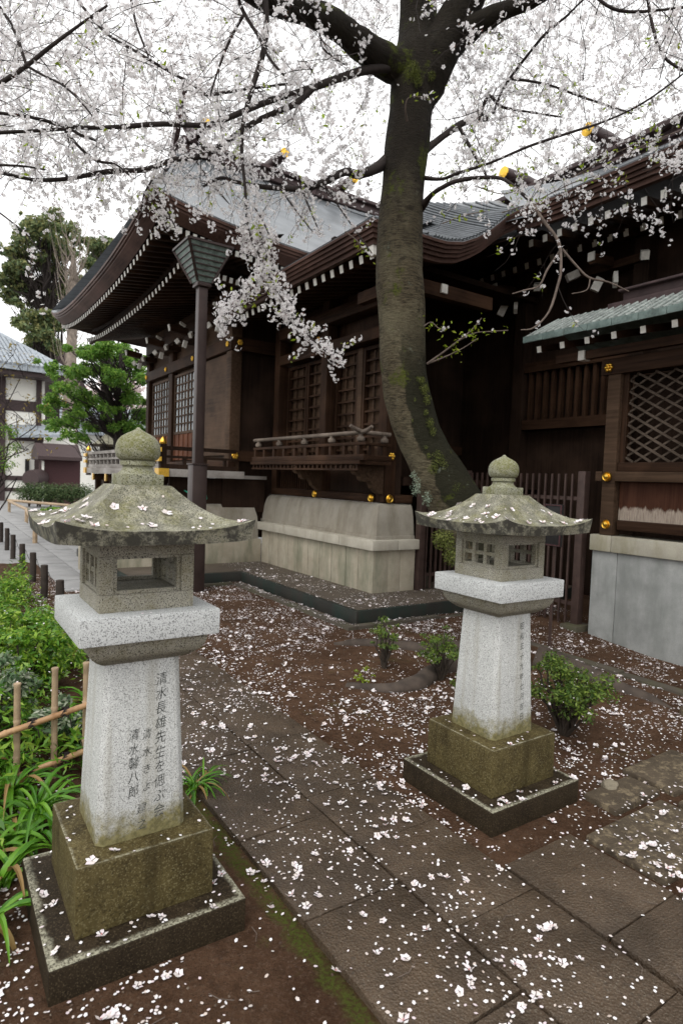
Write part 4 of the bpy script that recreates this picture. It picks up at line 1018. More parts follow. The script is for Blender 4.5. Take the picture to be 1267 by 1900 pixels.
BR = []    # every branch: points, radii, twig density, flower density
def limb(rows, m='twig', twigs=1., flowers=1., name='branch', k=4, n=8, amp=.12, leaves=0):
    p, r = px_branch(rows, k); organic(p, r, n, amp, name, M[m], T, 9); BR.append((p, r, twigs, flowers, leaves)); return p
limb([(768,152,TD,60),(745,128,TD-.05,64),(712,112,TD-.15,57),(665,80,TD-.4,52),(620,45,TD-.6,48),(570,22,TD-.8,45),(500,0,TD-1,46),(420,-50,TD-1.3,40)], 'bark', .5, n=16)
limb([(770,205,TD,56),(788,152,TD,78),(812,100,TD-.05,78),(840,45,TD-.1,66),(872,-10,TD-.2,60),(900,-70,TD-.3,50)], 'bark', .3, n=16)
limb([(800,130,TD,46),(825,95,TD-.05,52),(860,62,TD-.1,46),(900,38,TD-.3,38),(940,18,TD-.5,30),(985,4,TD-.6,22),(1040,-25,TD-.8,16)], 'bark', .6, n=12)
limb([(732,130,TD,26),(715,126,TD-.2,18),(680,130,TD-.3,15),(630,145,TD-.45,14),(581,162,TD-.6,13),(545,174,TD-.7,11),(500,187,TD-.8,11),(430,216,TD-.95,10),(385,232,TD-1,10),(300,230,TD-1.2,9),(210,236,TD-1.4,8),(130,235,TD-1.5,7),(60,218,TD-1.6,6),(-40,205,TD-1.8,5)])
limb([(581,162,TD-.6,13),(552,190,TD-.7,12),(520,205,TD-.75,11),(470,228,TD-.8,11),(420,264,TD-.9,11),(372,290,TD-1,10),(320,297,TD-1.05,10),(270,315,TD-1.1,10),(200,318,TD-1.2,9),(130,331,TD-1.3,8),(60,333,TD-1.4,7),(-30,312,TD-1.5,6)], twigs=2.2)
limb([(716,300,TD,24),(690,316,TD-.15,18),(662,324,TD-.2,16),(640,319,TD-.3,14),(600,338,TD-.4,13),(560,350,TD-.5,11),(500,348,TD-.6,9),(440,338,TD-.7,7),(410,330,TD-.8,6),(378,346,TD-.85,4)], twigs=3.2)
limb([(785,282,TD,16),(815,258,TD+.1,12),(850,233,TD+.2,12),(870,224,TD+.3,11),(905,219,TD+.3,10)], twigs=.6)
limb([(893,222,TD+.3,8),(895,200,TD+.3,7),(908,178,TD+.3,6),(930,198,TD+.3,5),(975,207,TD+.4,4),(1040,217,TD+.5,3)])
limb([(915,210,TD+.3,5),(930,170,TD+.3,5),(948,142,TD+.2,5),(980,100,TD,5),(1012,62,TD-.2,5),(1050,30,TD-.4,4),(1090,-10,TD-.6,4)])
limb([(851,235,TD+.2,7),(870,270,TD+.1,7),(888,300,TD,6),(906,335,TD-.1,4)], twigs=.6)
limb([(780,388,TD,16),(800,362,TD-.2,9),(822,347,TD-.3,8),(850,335,TD-.4,8),(905,329,TD-.5,7),(940,336,TD-.6,6),(985,375,TD-.75,6)], 'twig', .5, .8, leaves=1)
limb([(984,374,TD-.75,6),(1008,410,TD-.8,6),(1036,450,TD-.85,6),(1040,500,TD-.9,5),(1034,530,TD-.9,5),(1018,578,TD-.9,4),(990,608,TD-.95,3),(966,612,TD-.95,2)], 'twig_grey', .25, .6, leaves=1)
limb([(1038,466,TD-.85,4),(1015,500,TD-.85,4),(1000,530,TD-.85,3),(975,538,TD-.85,3),(950,545,TD-.85,2)], 'twig_grey', 0, 0)
limb([(1042,462,TD-.85,5),(1066,490,TD-.85,4),(1092,515,TD-.85,4),(1130,524,TD-.85,3),(1166,541,TD-.85,2)], 'twig_grey', 0, 0)
limb([(1094,517,TD-.85,3),(1088,538,TD-.85,2),(1060,545,TD-.85,2)], 'twig_grey', 0, 0)
limb([(785,330,TD,8),(820,332,TD-.2,6),(850,321,TD-.3,6),(912,301,TD-.5,5),(982,271,TD-.7,5),(1057,246,TD-.9,5),(1132,221,TD-1,4),(1208,181,TD-1.2,4),(1300,110,TD-1.3,3)], leaves=.6)
limb([(948,146,TD,5),(1012,156,TD,4),(1082,181,TD,4),(1172,211,TD,3)], leaves=.3)
limb([(1090,-20,4.2,6),(1125,10,4.2,6),(1158,21,4.2,6),(1210,20,4.2,5),(1300,10,4.1,5)])
limb([(1198,-20,4.2,6),(1208,40,4.2,6),(1222,90,4.2,5),(1245,118,4.2,5),(1300,150,4.2,4)])
limb([(489,-30,4.4,13),(494,40,4.45,12),(489,95,4.5,11),(474,145,4.5,10),(460,190,4.5,9),(451,232,4.55,8),(449,285,4.6,7),(455,350,4.6,6),(459,415,4.65,6)], twigs=.7)
limb([(430,-30,4.4,8),(452,22,4.4,7),(480,68,4.4,6),(500,108,4.4,5),(527,140,4.4,4)])
limb([(453,28,4.4,5),(440,50,4.4,5),(424,80,4.4,5),(405,130,4.4,4),(390,178,4.4,3)])
limb([(130,-20,4.6,5),(190,55,4.6,5),(250,94,4.6,5),(310,130,4.65,5),(355,155,4.7,5),(375,172,4.7,6),(395,175,4.75,6),(460,165,4.8,5),(540,155,4.9,4)])
limb([(-40,172,3.8,10),(0,155,3.8,9),(50,122,3.8,8),(95,86,3.8,7),(150,45,3.8,5),(200,10,3.8,4)])
limb([(50,122,3.8,6),(36,80,3.8,6),(22,45,3.8,5),(0,12,3.8,5)])
limb([(50,122,3.8,5),(85,142,3.8,4),(120,160,3.8,4),(160,200,3.8,3),(185,235,3.8,2)])
limb([(240,-20,4.3,5),(252,40,4.3,5),(266,80,4.3,4),(276,105,4.3,3)])
limb([(0,246,4,7),(60,243,4,6),(125,240,4,6),(150,250,4,5),(180,262,4.1,3)], twigs=1.2)
limb([(120,240,4.1,5),(150,275,4.1,5),(180,298,4.1,5),(215,305,4.2,4),(240,325,4.2,3)], twigs=1.2)
limb([(-20,306,4,5),(40,308,4,4),(85,315,4,3)])
limb([(-20,380,3.6,3),(20,410,3.6,3),(55,440,3.6,2),(80,480,3.6,2)], twigs=.5)
limb([(570,-20,4.6,5),(590,40,4.7,5),(600,90,4.8,4),(640,120,4.9,3)])
# weeping spray of dense blossom by the lamp
SPR = [[(458,400,4.65,5),(462,430,4.65,5),(480,470,4.6,5),(505,520,4.6,5),(530,565,4.55,4),(555,605,4.55,4),(600,648,4.5,3),(628,668,4.5,2)],
       [(480,420,4.65,4),(488,460,4.65,4),(475,510,4.65,4),(450,545,4.6,3),(420,575,4.6,2),(405,600,4.6,2)],
       [(470,380,4.65,3),(500,440,4.6,3),(492,500,4.6,3),(520,545,4.6,3),(540,580,4.6,2)],
       [(282,330,4.55,4),(290,360,4.55,3),(312,395,4.55,3),(330,430,4.55,2)],[(285,330,4.5,3),(268,360,4.5,3),(262,395,4.5,2)],
       [(520,350,4.9,4),(545,385,4.9,3),(580,430,4.9,2)],[(560,352,5,4),(580,400,5,3),(596,440,5,2)],[(600,340,5.1,3),(640,400,5.1,3),(690,470,5.1,2)]]
# twigs and flowers
FP = []; FN = []; FS = []; LPs = []; LN = []; SP_ = []; TW = MB()
def flowers_at(p, n, spread, keep=False):
    for _ in range(n):
        d = Vector(rng.normal(size=3)); d.normalize(); q = Vector(p)+d*spread*random.uniform(.5, 1.1)
        pj = proj(q)
        if not keep and 692 < pj[0] < 836 and 40 < pj[1] < 700 and pj[2] < 5.75 and random.random() < .93: continue
        FP.append(q); FN.append(d+Vector((0,0,-.25))); FS.append(random.uniform(.0115, .0165))
        if random.random() < .35: SP_.append(q-d*.012)
def twig(p, d, L, r=.0035, dens=1., leaf=0., droop=.35):
    pts = [Vector(p)]; d = d.normalized(); k = 5
    for i in range(k):
        d = (d+Vector(rng.normal(size=3))*.22+Vector((0,0,-droop*.18))).normalized(); pts.append(pts[-1]+d*L/k)
    TW.tube(pts, [r*(1-.75*i/k) for i in range(k+1)], 4)
    step = .055/dens if dens > 0 else 99; t = random.uniform(.2, .4)*L
    while t < L:
        i = min(k-1, int(t/L*k)); q = pts[i].lerp(pts[i+1], t/L*k-i)
        if random.random() < .82: flowers_at(q, random.choice((3,4,4,5,6)), .027)
        if random.random() < leaf:
            for _ in range(3): LPs.append(q+Vector(rng.normal(size=3))*.02); LN.append(Vector(rng.normal(size=3)))
        t += step*random.uniform(.6, 1.5)
    return pts
for p, r, tw, fl, lf in BR:
    L = sum((p[i+1]-p[i]).length for i in range(len(p)-1)); n = int(L*11*tw)
    for _ in range(n):
        i = random.randrange(1, len(p)-1); t = (p[i+1]-p[i]).normalized(); s = Vector(rng.normal(size=3)); s -= t*s.dot(t); s.normalize()
        d = s*.8+t*random.uniform(.2, .8)+Vector((0,0,-.1)); L2 = random.uniform(.18, .62)
        q = twig(p[i], d, L2, .0028, .75*fl, lf*.5+.05)
        if random.random() < .6: twig(q[2], d+Vector(rng.normal(size=3))*.7, L2*.6, .0018, .75*fl, lf*.5+.05)
    if r[0] < .04:
        for i in range(1, len(p)-1):
            if random.random() < .5*fl: flowers_at(p[i]+Vector(rng.normal(size=3))*.02, random.choice((2,3,4)), .03)
for rows in SPR:
    p, r = px_branch(rows, 6); organic(p, r, 6, .1, 'branch', M['twig'], T, 9); hv = rows in SPR[:3]
    for i in range(len(p)-1):
        flowers_at(p[i].lerp(p[i+1], random.random()), random.choice((5,6,7)) if hv else 3, .045 if hv else .035)
        if hv:
            for _ in range(2): flowers_at(p[i]+Vector(rng.normal(size=3))*.045, 5, .032)
        if random.random() < (.8 if hv else .4): twig(p[i], Vector(rng.normal(size=3))*.6+Vector((0,0,-.6)), random.uniform(.12,.3), .002, 1.1, .12)
# the wider crown overhead, fading out beyond the trunk
def crown_ok(q):
    x, y, w = proj(q)
    if w < 3.0: return False
    if not (-260 < x < 1530 and -320 < y): return False
    lim = 330 if x < 700 else 345+.05*(x-700)
    if y > lim: return False
    if q.x > 2.2 and q.y > 7.6: return False
    if q.x > 3.6 and q.y > 5.0 and q.z < 6.2: return False
    if q.x > 6.2 and q.z < 7.3: return False
    if 675 < x < 850 and y > 40 and w < 5.9: return False
    g = noise.noise(q*.9)*.6+noise.noise(q*2.1)*.4
    return g > -.2+random.uniform(-.25,.25)
cnt = 0; tries = 0
while cnt < 3300 and tries < 160000:
    tries += 1
    q = Vector((random.uniform(-4.5, 9), random.uniform(-1.5, 11), random.uniform(3.6, 9.0)))
    if not crown_ok(q): continue
    cnt += 1; d = Vector((q.x-TREE[0], q.y-TREE[1], random.uniform(-1.5, 1.0)))
    d = d.normalized()*.7+Vector(rng.normal(size=3))*.5
    pp = twig(q, d, random.uniform(.3, .75), .0027, .62, .03)
    if random.random() < .7: twig(pp[2], d+Vector(rng.normal(size=3)), random.uniform(.2, .45), .0018, .62, .03)
TW.build('twigs', M['twig'], T)['kind'] = 'stuff'
# sprigs of young leaves: on the trunk and low on its right
def sprig(rows, n, fl=2):
    p, r = px_branch(rows, 5); organic(p, r, 5, .1, 'sprig', M['twig_grey'], T, 9)
    for _ in range(n):
        q = random.choice(p[len(p)//4:])+Vector(rng.normal(size=3))*.03; LPs.append(q); LN.append(Vector(rng.normal(size=3))+Vector((0,0,.6)))
    for _ in range(fl): flowers_at(random.choice(p[len(p)//2:]), 2, .02, True)
sprig([(792,675,5.4,5),(820,655,5.35,4),(850,632,5.3,3),(875,612,5.3,3),(893,590,5.3,2)], 26, 3)
sprig([(792,675,5.4,4),(830,660,5.35,3),(860,645,5.3,2),(885,628,5.3,2)], 26, 0)
sprig([(850,632,5.3,3),(880,618,5.3,2),(910,615,5.3,2),(942,613,5.3,2)], 16, 1)
sprig([(786,605,5.3,3),(800,598,5.3,2),(815,610,5.3,2),(830,608,5.3,2)], 22, 4)
sprig([(755,225,5.3,4),(752,200,5.2,3),(760,180,5.15,2),(790,182,5.15,2),(802,188,5.15,2)], 12, 6)
sprig([(640,430,5.2,3),(660,445,5.2,3),(672,460,5.2,2),(690,478,5.2,2)], 22, 1)
for rows in ([(820,415,5,2),(860,400,5,2),(900,392,5,2)],[(930,395,5,2),(980,380,5,2),(1010,385,5,2)],[(1000,370,5,2),(1060,340,4.9,2),(1110,325,4.9,2)],[(1060,330,4.8,2),(1130,290,4.7,2),(1190,262,4.7,2)],[(1150,290,4.6,2),(1210,262,4.6,2),(1267,240,4.6,2)],[(880,345,5,2),(930,360,5,2),(960,352,5,2)]): sprig(rows, 16, 4)
FP_ = np.array([tuple(v) for v in FP]); FN_ = np.array([tuple(v) for v in FN])+1e-6
fb_ = flower_base(.35); V, F = scatter(fb_[0], fb_[1], FP_, FN_, np.array(FS), rng)
tag(np_mesh('blossoms', V, F, M['blossom'], T), kind='stuff')
SPn = np.array([tuple(v) for v in SP_]); V, F = scatter(LEAF[0], LEAF[1], SPn, rng.normal(size=SPn.shape), rng.uniform(.005, .008, len(SPn)), rng)
tag(np_mesh('calyces', V, F, M['sepal'], T), kind='stuff')
V, F = scatter(LEAF[0], LEAF[1], np.array([tuple(v) for v in LPs]), np.array([tuple(v) for v in LN])+1e-6, rng.uniform(.014, .026, len(LPs)), rng)
tag(np_mesh('young_leaves', V, F, M['young_leaf'], T), kind='stuff')
print('flowers', len(FP), 'twigs', cnt, tries)
cloud('lichen_tuft', [(*P(772,905,d=5.33), .05,.05,.08), (*P(792,925,d=5.32), .04,.04,.07), (*P(768,882,d=5.36), .03,.03,.04)], 420, .0085, M['lichen_leaf'], T, seed=95)
cloud('moss_tuft', [(*P(x_, y_, d=d_), r_, r_, r_*1.3) for x_, y_, d_, r_ in ((782,705,5.345,.030),(786,722,5.345,.034),(792,742,5.345,.034),(790,765,5.335,.022),(797,785,5.34,.036),(803,800,5.34,.03),(770,742,5.325,.012),(765,780,5.32,.010),(812,850,5.325,.05),(803,868,5.32,.045),(822,862,5.33,.04),(795,845,5.32,.02),(768,128,5.32,.05),(775,150,5.33,.04),(806,100,5.37,.05),(800,140,5.37,.035),(846,905,5.33,.04),(790,830,5.32,.014))], 5200, .0062, M['moss_leaf'], T, seed=97)
cloud('moss_tuft', [(*P(822,1000,d=5.36), .10,.10,.09), (*P(838,1030,d=5.35), .08,.08,.09)], 1500, .011, M['moss_leaf'], T, seed=96)
# roots running over the soil
def root(pts):
    b = [Vector(p) for p in fine([(*p[:3], p[3]) for p in pts], 5)[:, :3]]; r = [q[3] for q in fine(pts, 5)]
    organic(b, r, 12, .25, 'root', M['root'], T, 7)
root([(4.35,3.72,.10,.16),(4.0,3.78,.04,.11),(3.62,3.82,.02,.09),(3.25,3.66,.015,.075),(2.98,3.72,.0,.06),(2.78,3.98,-.03,.04)])
root([(4.3,3.85,.10,.15),(4.05,4.25,.03,.10),(3.85,4.6,.0,.075),(3.6,4.9,-.005,.06),(3.35,5.05,-.03,.045)])
root([(4.3,3.6,.08,.14),(4.0,3.35,.02,.09),(3.75,3.3,-.0,.06),(3.55,3.45,-.03,.04)])
root([(4.5,3.5,.08,.15),(4.7,3.0,.0,.10),(4.75,2.5,-.07,.07),(4.6,2.0,-.13,.05)])
root([(4.3,3.7,.2,.2),(4.15,3.55,.02,.12),(3.95,3.5,-.04,.06)])

# ------------------------------------------------------------ leafy plants
def stems(b, base, tips, r, k=6, wob=.12):
    for t in tips:
        a, c = Vector(base), Vector(t); L = (c-a).length; pts = []
        for i in range(k+1):
            u = i/k; pts.append(a.lerp(c, u)+Vector(rng.normal(size=3))*wob*L*.25*math.sin(u*3.1)+Vector((0,0,.10*L*math.sin(u*3.1))))
        b.tube(pts, [r*(1-.7*i/k) for i in range(k+1)], 5)
def shrub(name, base, spread, h, n, leaf, label, cat, group=None, m='azalea_leaf', nclump=12, seed=1, z0=.45, stemr=.014, flow=0):
    g = random.Random(seed); o = empty(name, base, label, cat, group); cl = []
    for i in range(nclump):
        a = g.uniform(0, 6.28); rr = spread*math.sqrt(g.uniform(0, 1))*.8; zz = h*(z0+(1-z0)*g.uniform(.0, 1.0)*(1-.45*(rr/spread)**2))
        s = spread*g.uniform(.13, .30); cl.append((base[0]+rr*math.cos(a), base[1]+rr*math.sin(a), base[2]+zz, s, s, s*.55))
    b = MB(); stems(b, (base[0], base[1], base[2]-.03), [(c[0], c[1], c[2]) for c in cl], stemr); b.build('stems', M['shrub_stem'], o, smooth=True)
    cloud('foliage', cl, n, leaf, M[m], o, seed=seed)
    return o
shrub('azalea_bush', (3.50, 2.47, 0), .31, .52, 3600, .0145, 'rounded azalea bush with bare forked stems right of the lantern before the trunk', 'shrub', nclump=42, seed=3, z0=.34)
shrub('azalea_shrub', (3.30, 4.17, 0), .17, .44, 900, .0125, 'thin young shrub standing alone between the raised strip and the roots', 'shrub', nclump=18, seed=5, z0=.5, stemr=.009)
shrub('azalea_shrub', (3.50, 3.66, .02), .21, .44, 1500, .0135, 'small bushy shrub growing from the roots at the left edge of the lantern pillar', 'shrub', nclump=24, seed=8, z0=.40, stemr=.009)
shrub('root_sprout', (3.55, 3.45, 0), .15, .16, 260, .015, 'low sprouting shoots at the cherry roots beside the lantern', 'plant', nclump=8, seed=9, z0=.2, stemr=.005)
shrub('root_sprout', (2.92, 3.95, 0), .12, .13, 110, .014, 'yellow green tuft of sprouts at the tip of the cherry root', 'plant', m='young_leaf', nclump=6, seed=10, z0=.2, stemr=.005)
# the planting bed at the left
gr = 'leafy shrubs in the planting bed'
k = 0
for i, (x, y, h, s, m, lab) in enumerate(((.25,4.15,.52,.36,'pieris_leaf','shrub with bluish pale edged leaves behind the bamboo fence'),(-.35,4.4,.55,.4,'pieris_leaf','pale leaved shrub behind the bamboo fence, at the left edge'),(.55,4.9,.50,.36,'bed_leaf','fresh green shrub against the left lantern cap'),
        (0,5.2,.5,.42,'bed_leaf','yellow green shrub in the middle of the planting bed'),(-.6,5.5,.55,.45,'bed_leaf','yellow green shrub at the left edge of the planting bed'),(.55,5.8,.42,.36,'bed_leaf','low green shrub near the first dark stakes'),
        (.1,6.3,.46,.4,'bed_leaf','bright green shrub behind the yellow green one'),(-.5,6.9,.5,.45,'bed_leaf','green shrub deep in the planting bed, left edge'),(.72,3.72,.4,.26,'pieris_leaf','dark leaved shrub tucked behind the lantern pillar'))):
    shrub('bed_shrub', (x, y, -.02), s, h, 2600, .026, lab, 'shrub', gr, m, 22, 20+i, .25, .008)
def blade_clump(name, base, n, L, wd, label, group=None, seed=1, lean=(0,0), m='strap_leaf', up=.75, dry=.06):
    g = random.Random(seed); o = empty(name, base, label, 'plant', group); b = MB(); bd = MB()
    for i in range(n):
        a = g.uniform(0, 6.28); l = L*g.uniform(.6, 1.1); d = Vector((math.cos(a)+lean[0], math.sin(a)+lean[1], 0)); d = d.normalized() if d.length > .01 else Vector((1,0,0))
        e = g.uniform(up*.6, up*1.3); vx = e; p = Vector((base[0]+g.uniform(-.04,.04), base[1]+g.uniform(-.04,.04), base[2])); sd_ = Vector((-d.y, d.x, 0)); v = []; k = 8; w = wd*g.uniform(.7, 1.15)
        an = math.atan(e*2.2); 
        for j in range(k+1):
            t = j/k; ww = w*(1-t**2.2)*(.7+.6*t if t < .5 else 1); v += [p-sd_*ww/2+Vector((0,0,ww*.25)), p, p+sd_*ww/2+Vector((0,0,ww*.25))]
            p = p+(d*math.cos(an)+Vector((0,0,1))*math.sin(an))*l/k; an -= .30*g.uniform(.7, 1.3)
        f = []
        for j in range(k): f += [(3*j, 3*j+1, 3*j+4, 3*j+3), (3*j+1, 3*j+2, 3*j+5, 3*j+4)]
        (bd if g.random() < dry else b).add(v, f)
    b.build('leaves', M[m], o, smooth=True)
    if bd.f: bd.build('dry_leaves', M['dry_leaf'], o, smooth=True)
    return o
gl = 'strap leaved clumps in the planting bed'
for i, (x, y, n, L, lab) in enumerate(((.02,3.05,26,.42,'strap leaved clump in front of the bamboo fence'),(-.28,3.05,26,.46,'strap leaved clump in front of the bamboo fence, at the left edge'),(.28,2.9,20,.34,'strap leaved clump beside the lantern base slab'),(-.05,2.72,22,.36,'strap leaved clump nearest the lantern pedestal'),
        (.35,3.7,22,.38,'strap leaved clump behind the bamboo rails'),(-.1,3.75,24,.42,'arching strap leaved clump behind the bamboo fence, left edge'),(.9,6.6,24,.42,'grassy clump at the foot of the nearest dark stake'),(.85,7.4,24,.45,'grassy clump by the second dark stakes'),(.8,8.4,24,.45,'grassy clump halfway along the row of stakes'),(.3,8.3,26,.5,'tall grassy clump behind the stakes, left edge'))):
    blade_clump('lily_clump', (x, y, -.01), n, L, .030, lab, gl, 40+i)
more = [(-.25,3.3),(.12,3.25),(-.45,2.75),(.42,3.1),(-.2,2.5),(.2,3.95),(-.45,3.6),(.6,3.95),(.95,5.4),(.95,6.0),(.75,7.0),(.4,7.2),(.6,7.8),(.55,8.9),(.9,9.4),(.3,9.6),(.1,7.7),(-.5,8.0),(.35,3.35),(-.05,3.5),(-.33,2.2),(.9,4.4)]
for i, (x, y) in enumerate(more): blade_clump('lily_clump', (x, y, -.01), 30, random.uniform(.34, .5), .030, 'strap leaved clump among others of its kind in the planting bed', 'strap leaved clumps crowding the planting bed', 140+i, up=.95)
for i, (px_, py_) in enumerate(((8,1640),(-30,1720),(50,1560),(-10,1590))):
    q = P(px_, py_, z=0); blade_clump('lily_clump', (q.x, q.y, -.01), 16, .34, .032, 'strap leaved clump among others of its kind in the planting bed', 'strap leaved clumps crowding the planting bed', 190+i, up=.8, dry=.12)
blade_clump('lily_leaf', (-.14, 2.28, -.01), 4, .30, .040, 'few broad leaves lying over the soil at the bottom left', None, 61, lean=(.6,-1.2), up=.25, dry=.3)
blade_clump('grass_tuft', (1.15, 2.98, -.01), 46, .30, .015, 'small tuft of grass on the paving edge beside the left lantern', None, 62, lean=(.5,-.3), dry=.15)
# low cover filling the bed
g_ = np.random.default_rng(91); n_ = 26000; xy = np.stack([g_.uniform(-1.6, 1.02, n_*3), g_.uniform(2.75, 9.5, n_*3)], 1)
keep = [(math.hypot(x-.62, y-2.27) > .5 and (y > 3.35 or x < .25) and noise.noise((x*1.5, y*1.5, 2))+.42 > random.random()*.7) for x, y in xy]; xy = xy[keep][:n_]
hh = np.array([.12+.40*max(0, .5+noise.noise((x*2.2, y*2.2, 7)))*min(1, (y-2.6)/1.5) for x, y in xy])
pos = np.stack([xy[:, 0], xy[:, 1], hh*g_.uniform(.15, 1, len(xy))], 1); nor = g_.normal(size=pos.shape)*.6+np.array([0,0,.9])
V, F = scatter(LEAF[0]*np.array([1.2,.8,1]), LEAF[1], pos, nor, g_.uniform(.016, .036, len(pos)), g_); tag(np_mesh('bed_ground_cover', V, F, M['bed_leaf']), kind='stuff')
# dark stakes with a wire along the far path
sx = [(112,1076),(83,1048),(62,1025),(42,1009),(25,992),(14,980),(3,969)]
gs = 'dark stakes along the path edge'
labs = ['nearest dark stake of the row along the path, beside the lantern cap','second dark stake from the lantern cap along the path','third dark stake from the lantern cap along the path','fourth dark stake from the lantern cap along the path','fifth dark stake from the lantern cap along the path','sixth dark stake from the lantern cap along the path','farthest dark stake of the row, at the left edge']
tops = []
for i, (px_, py_) in enumerate(sx):
    q = P(px_, py_, z=.42); tops.append(q); b = MB(); b.tube([(q.x,q.y,-.05),(q.x+.004,q.y,.2),(q.x,q.y,.415),(q.x,q.y,.42)], [.045,.045,.044,.036], 9)
    tag(b.build('wooden_stake', M['stake'], smooth=True, angle=50), labs[i], 'stake', gs)
pts = []
for a, c in zip(tops, tops[1:]):
    for j in range(4): t = j/4; pts.append(a.lerp(c, t)+Vector((.05,0,-.10-.12*math.sin(t*3.14))))
tag(MB().tube(pts, .004, 5).build('sagging_wire', M['rope'], smooth=True), 'thin dark wire sagging between the stakes along the path', 'wire')
# bamboo fence of posts and tied rails
Bf = empty('bamboo_fence', (.4, 3.5, 0), 'low fence of bamboo posts and two tied rails at the left', 'fence')
def cane(a, c, r, nodes=3):
    a, c = Vector(a), Vector(c); pts = []; rr = []
    for i in range(nodes+1):
        for t, k in ((.02,1.0),(.90,.97),(.965,1.18),(.99,1.0)): u = (i+t)/(nodes+1); pts.append(a.lerp(c, u)); rr.append(r*k)
    return pts, rr
for px_, top in ((-330,1392),(-195,1346),(-90,1310),(33,1267),(103,1238),(161,1228)):
    q = P(px_, top, Y=3.5); p_, r_ = cane((q.x, q.y, -.05), (q.x, q.y, q.z), .017, 2); MB().tube(p_, r_, 10).build('bamboo_post', M['bamboo_grey'], Bf, smooth=True, angle=50)
ties = []
for (x0,y0),(x1,y1) in (((-420,1512),(185,1300)),((-420,1612),(185,1383))):
    a, c = P(x0, y0, Y=3.46), P(x1, y1, Y=3.46); p_, r_ = cane(a, c, .0165, 5); MB().tube(p_, r_, 10).build('bamboo_rail', M['bamboo'], Bf, smooth=True, angle=50)
    for px_ in (-330,-195,-90,33,103):
        t = (px_-x0)/(x1-x0); q = a.lerp(c, t); b = MB()
        for k in range(4): b.tube([(q.x-.012+k*.007+.02*math.cos(u), q.y+.015+.03*math.sin(u), q.z+.024*math.cos(u)) for u in np.linspace(0, 6.0, 9)], .0035, 5)
        b.tube([(q.x,q.y-.02,q.z),(q.x+.03,q.y-.025,q.z-.03),(q.x+.035,q.y-.02,q.z-.07)], .0032, 5); b.build('rope_tie', M['rope'], Bf)
# loose stones
def rock(x, y, z, s, label, seed, sq=(1,.8,.6)):
    bm = bmesh.new(); bmesh.ops.create_icosphere(bm, subdivisions=3, radius=1)
    for v in bm.verts:
        k = 1+.45*noise.noise(v.co*1.1+Vector((seed,0,0)))+.12*noise.noise(v.co*3+Vector((0,seed,0))); v.co = Vector((v.co.x*sq[0]*s*k+x, v.co.y*sq[1]*s*k+y, v.co.z*sq[2]*s*k+z))
    me = bpy.data.meshes.new('stone'); bm.to_mesh(me); bm.free(); me.materials.append(M['rock']); o = link('loose_stone', me); return tag(o, label, 'stone')
rock(3.08, 1.87, .02, .055, 'brown angular stone lying on the soil right of the lantern slab', 4)
rock(3.28, 3.72, .02, .045, 'flat grey stone lying among the cherry roots', 7, (1.2,.8,.25))
rock(.62, 1.32, .005, .017, 'small tan pebble on the soil in front of the left lantern', 2)
o = MB().box(4.62, 5.1, 1.95, 2.3, -.2, .05).build('stone_block', M['rough_paving'], bev=.02); tag(o, 'dark squared stone block at the right edge beside the moss-grown kerb', 'stone')

# ------------------------------------------------------------ far left background
def wall_house():
    o = empty('storehouse', (4, 36, 0), 'white plastered storehouse with dark timbers and a grey tiled roof', 'house'); Y = 36
    def rect(x0, y0, x1, y1, name, m, dy=0., th=.25):
        a, c = P(x0, y1, Y=Y-dy), P(x1, y0, Y=Y-dy); return MB().box(a.x, c.x, Y-dy, Y-dy+th, a.z, c.z).build(name, M[m], o)
    rect(-120, 660, 84, 960, 'wall', 'plaster'); rect(82, 795, 140, 960, 'lower_wall', 'plaster', -.5)
    for x0, x1 in ((-4,3),(66,79),(1,12)): rect(x0, 665, x1, 930, 'timber_post', 'timber', .12 if x0 != 1 else .14, .11)
    for y0, y1 in ((746,750),(884,887),(906,909)): rect(-120, y0, 70, y1, 'timber_rail', 'timber', .06, .055)
    rect(64, 808, 80, 930, 'timber_post', 'timber', .2, .07)
    # roofs
    a, c = P(-130, 668, Y=Y), P(112, 668, Y=Y)
    tp_, tl_ = P(2, 621, Y=Y+2.6), P(-140, 598, Y=Y+2.6); a0, c0 = Vector((a.x,Y-1.6,a.z+.1)), Vector((c.x+.2,Y-1.6,a.z+.02))
    b = MB(); b.add([a0, c0, tp_, tl_, a0-Vector((0,0,.25)), c0-Vector((0,0,.25))], [(0,1,2,3),(4,5,1,0)]); b.build('roof', M['tile_grey'], o)
    b = MB()
    for i in range(30):
        t = i/29; e = a0.lerp(c0, t); f = tl_.lerp(tp_, min(1, t/.62)) if t < .62 else tp_.lerp(c0, (t-.62)/.38)
        if (f-e).length > .1: b.tube([e-Vector((0,.04,-.02)), e.lerp(f, .5)+Vector((0,0,.05)), f+Vector((0,0,.05))], .075, 6)
    b.tube([tl_, tp_, c0], .13, 8); b.build('roof_tiles', M['tile_grey'], o, smooth=True)
    MB().box(a.x, c.x, Y-1.4, Y, a.z-.42, a.z-.22).build('eave_board', M['timber'], o)
    b = MB(); e, f = P(20, 806, Y=Y), P(108, 806, Y=Y); b.add([(e.x,Y-1.0,e.z-.05),(f.x,Y-1.0,f.z-.05),(f.x-.2,Y+.1,f.z+.55),(e.x,Y+.1,e.z+.55),(e.x,Y-1,e.z-.2),(f.x,Y-1,f.z-.2)], [(0,1,2,3),(4,5,1,0)]); b.build('lower_roof', M['tile_grey'], o)
    rect(17, 800, 82, 816, 'eave_board', 'timber', .45, .3); rect(47, 852, 55, 900, 'window', 'black_panel', .10, .05)
wall_house()
o = empty('garden_shed', (5, 33, 0), 'low maroon boarded shed with a dark flat eave behind the hedge', 'shed')
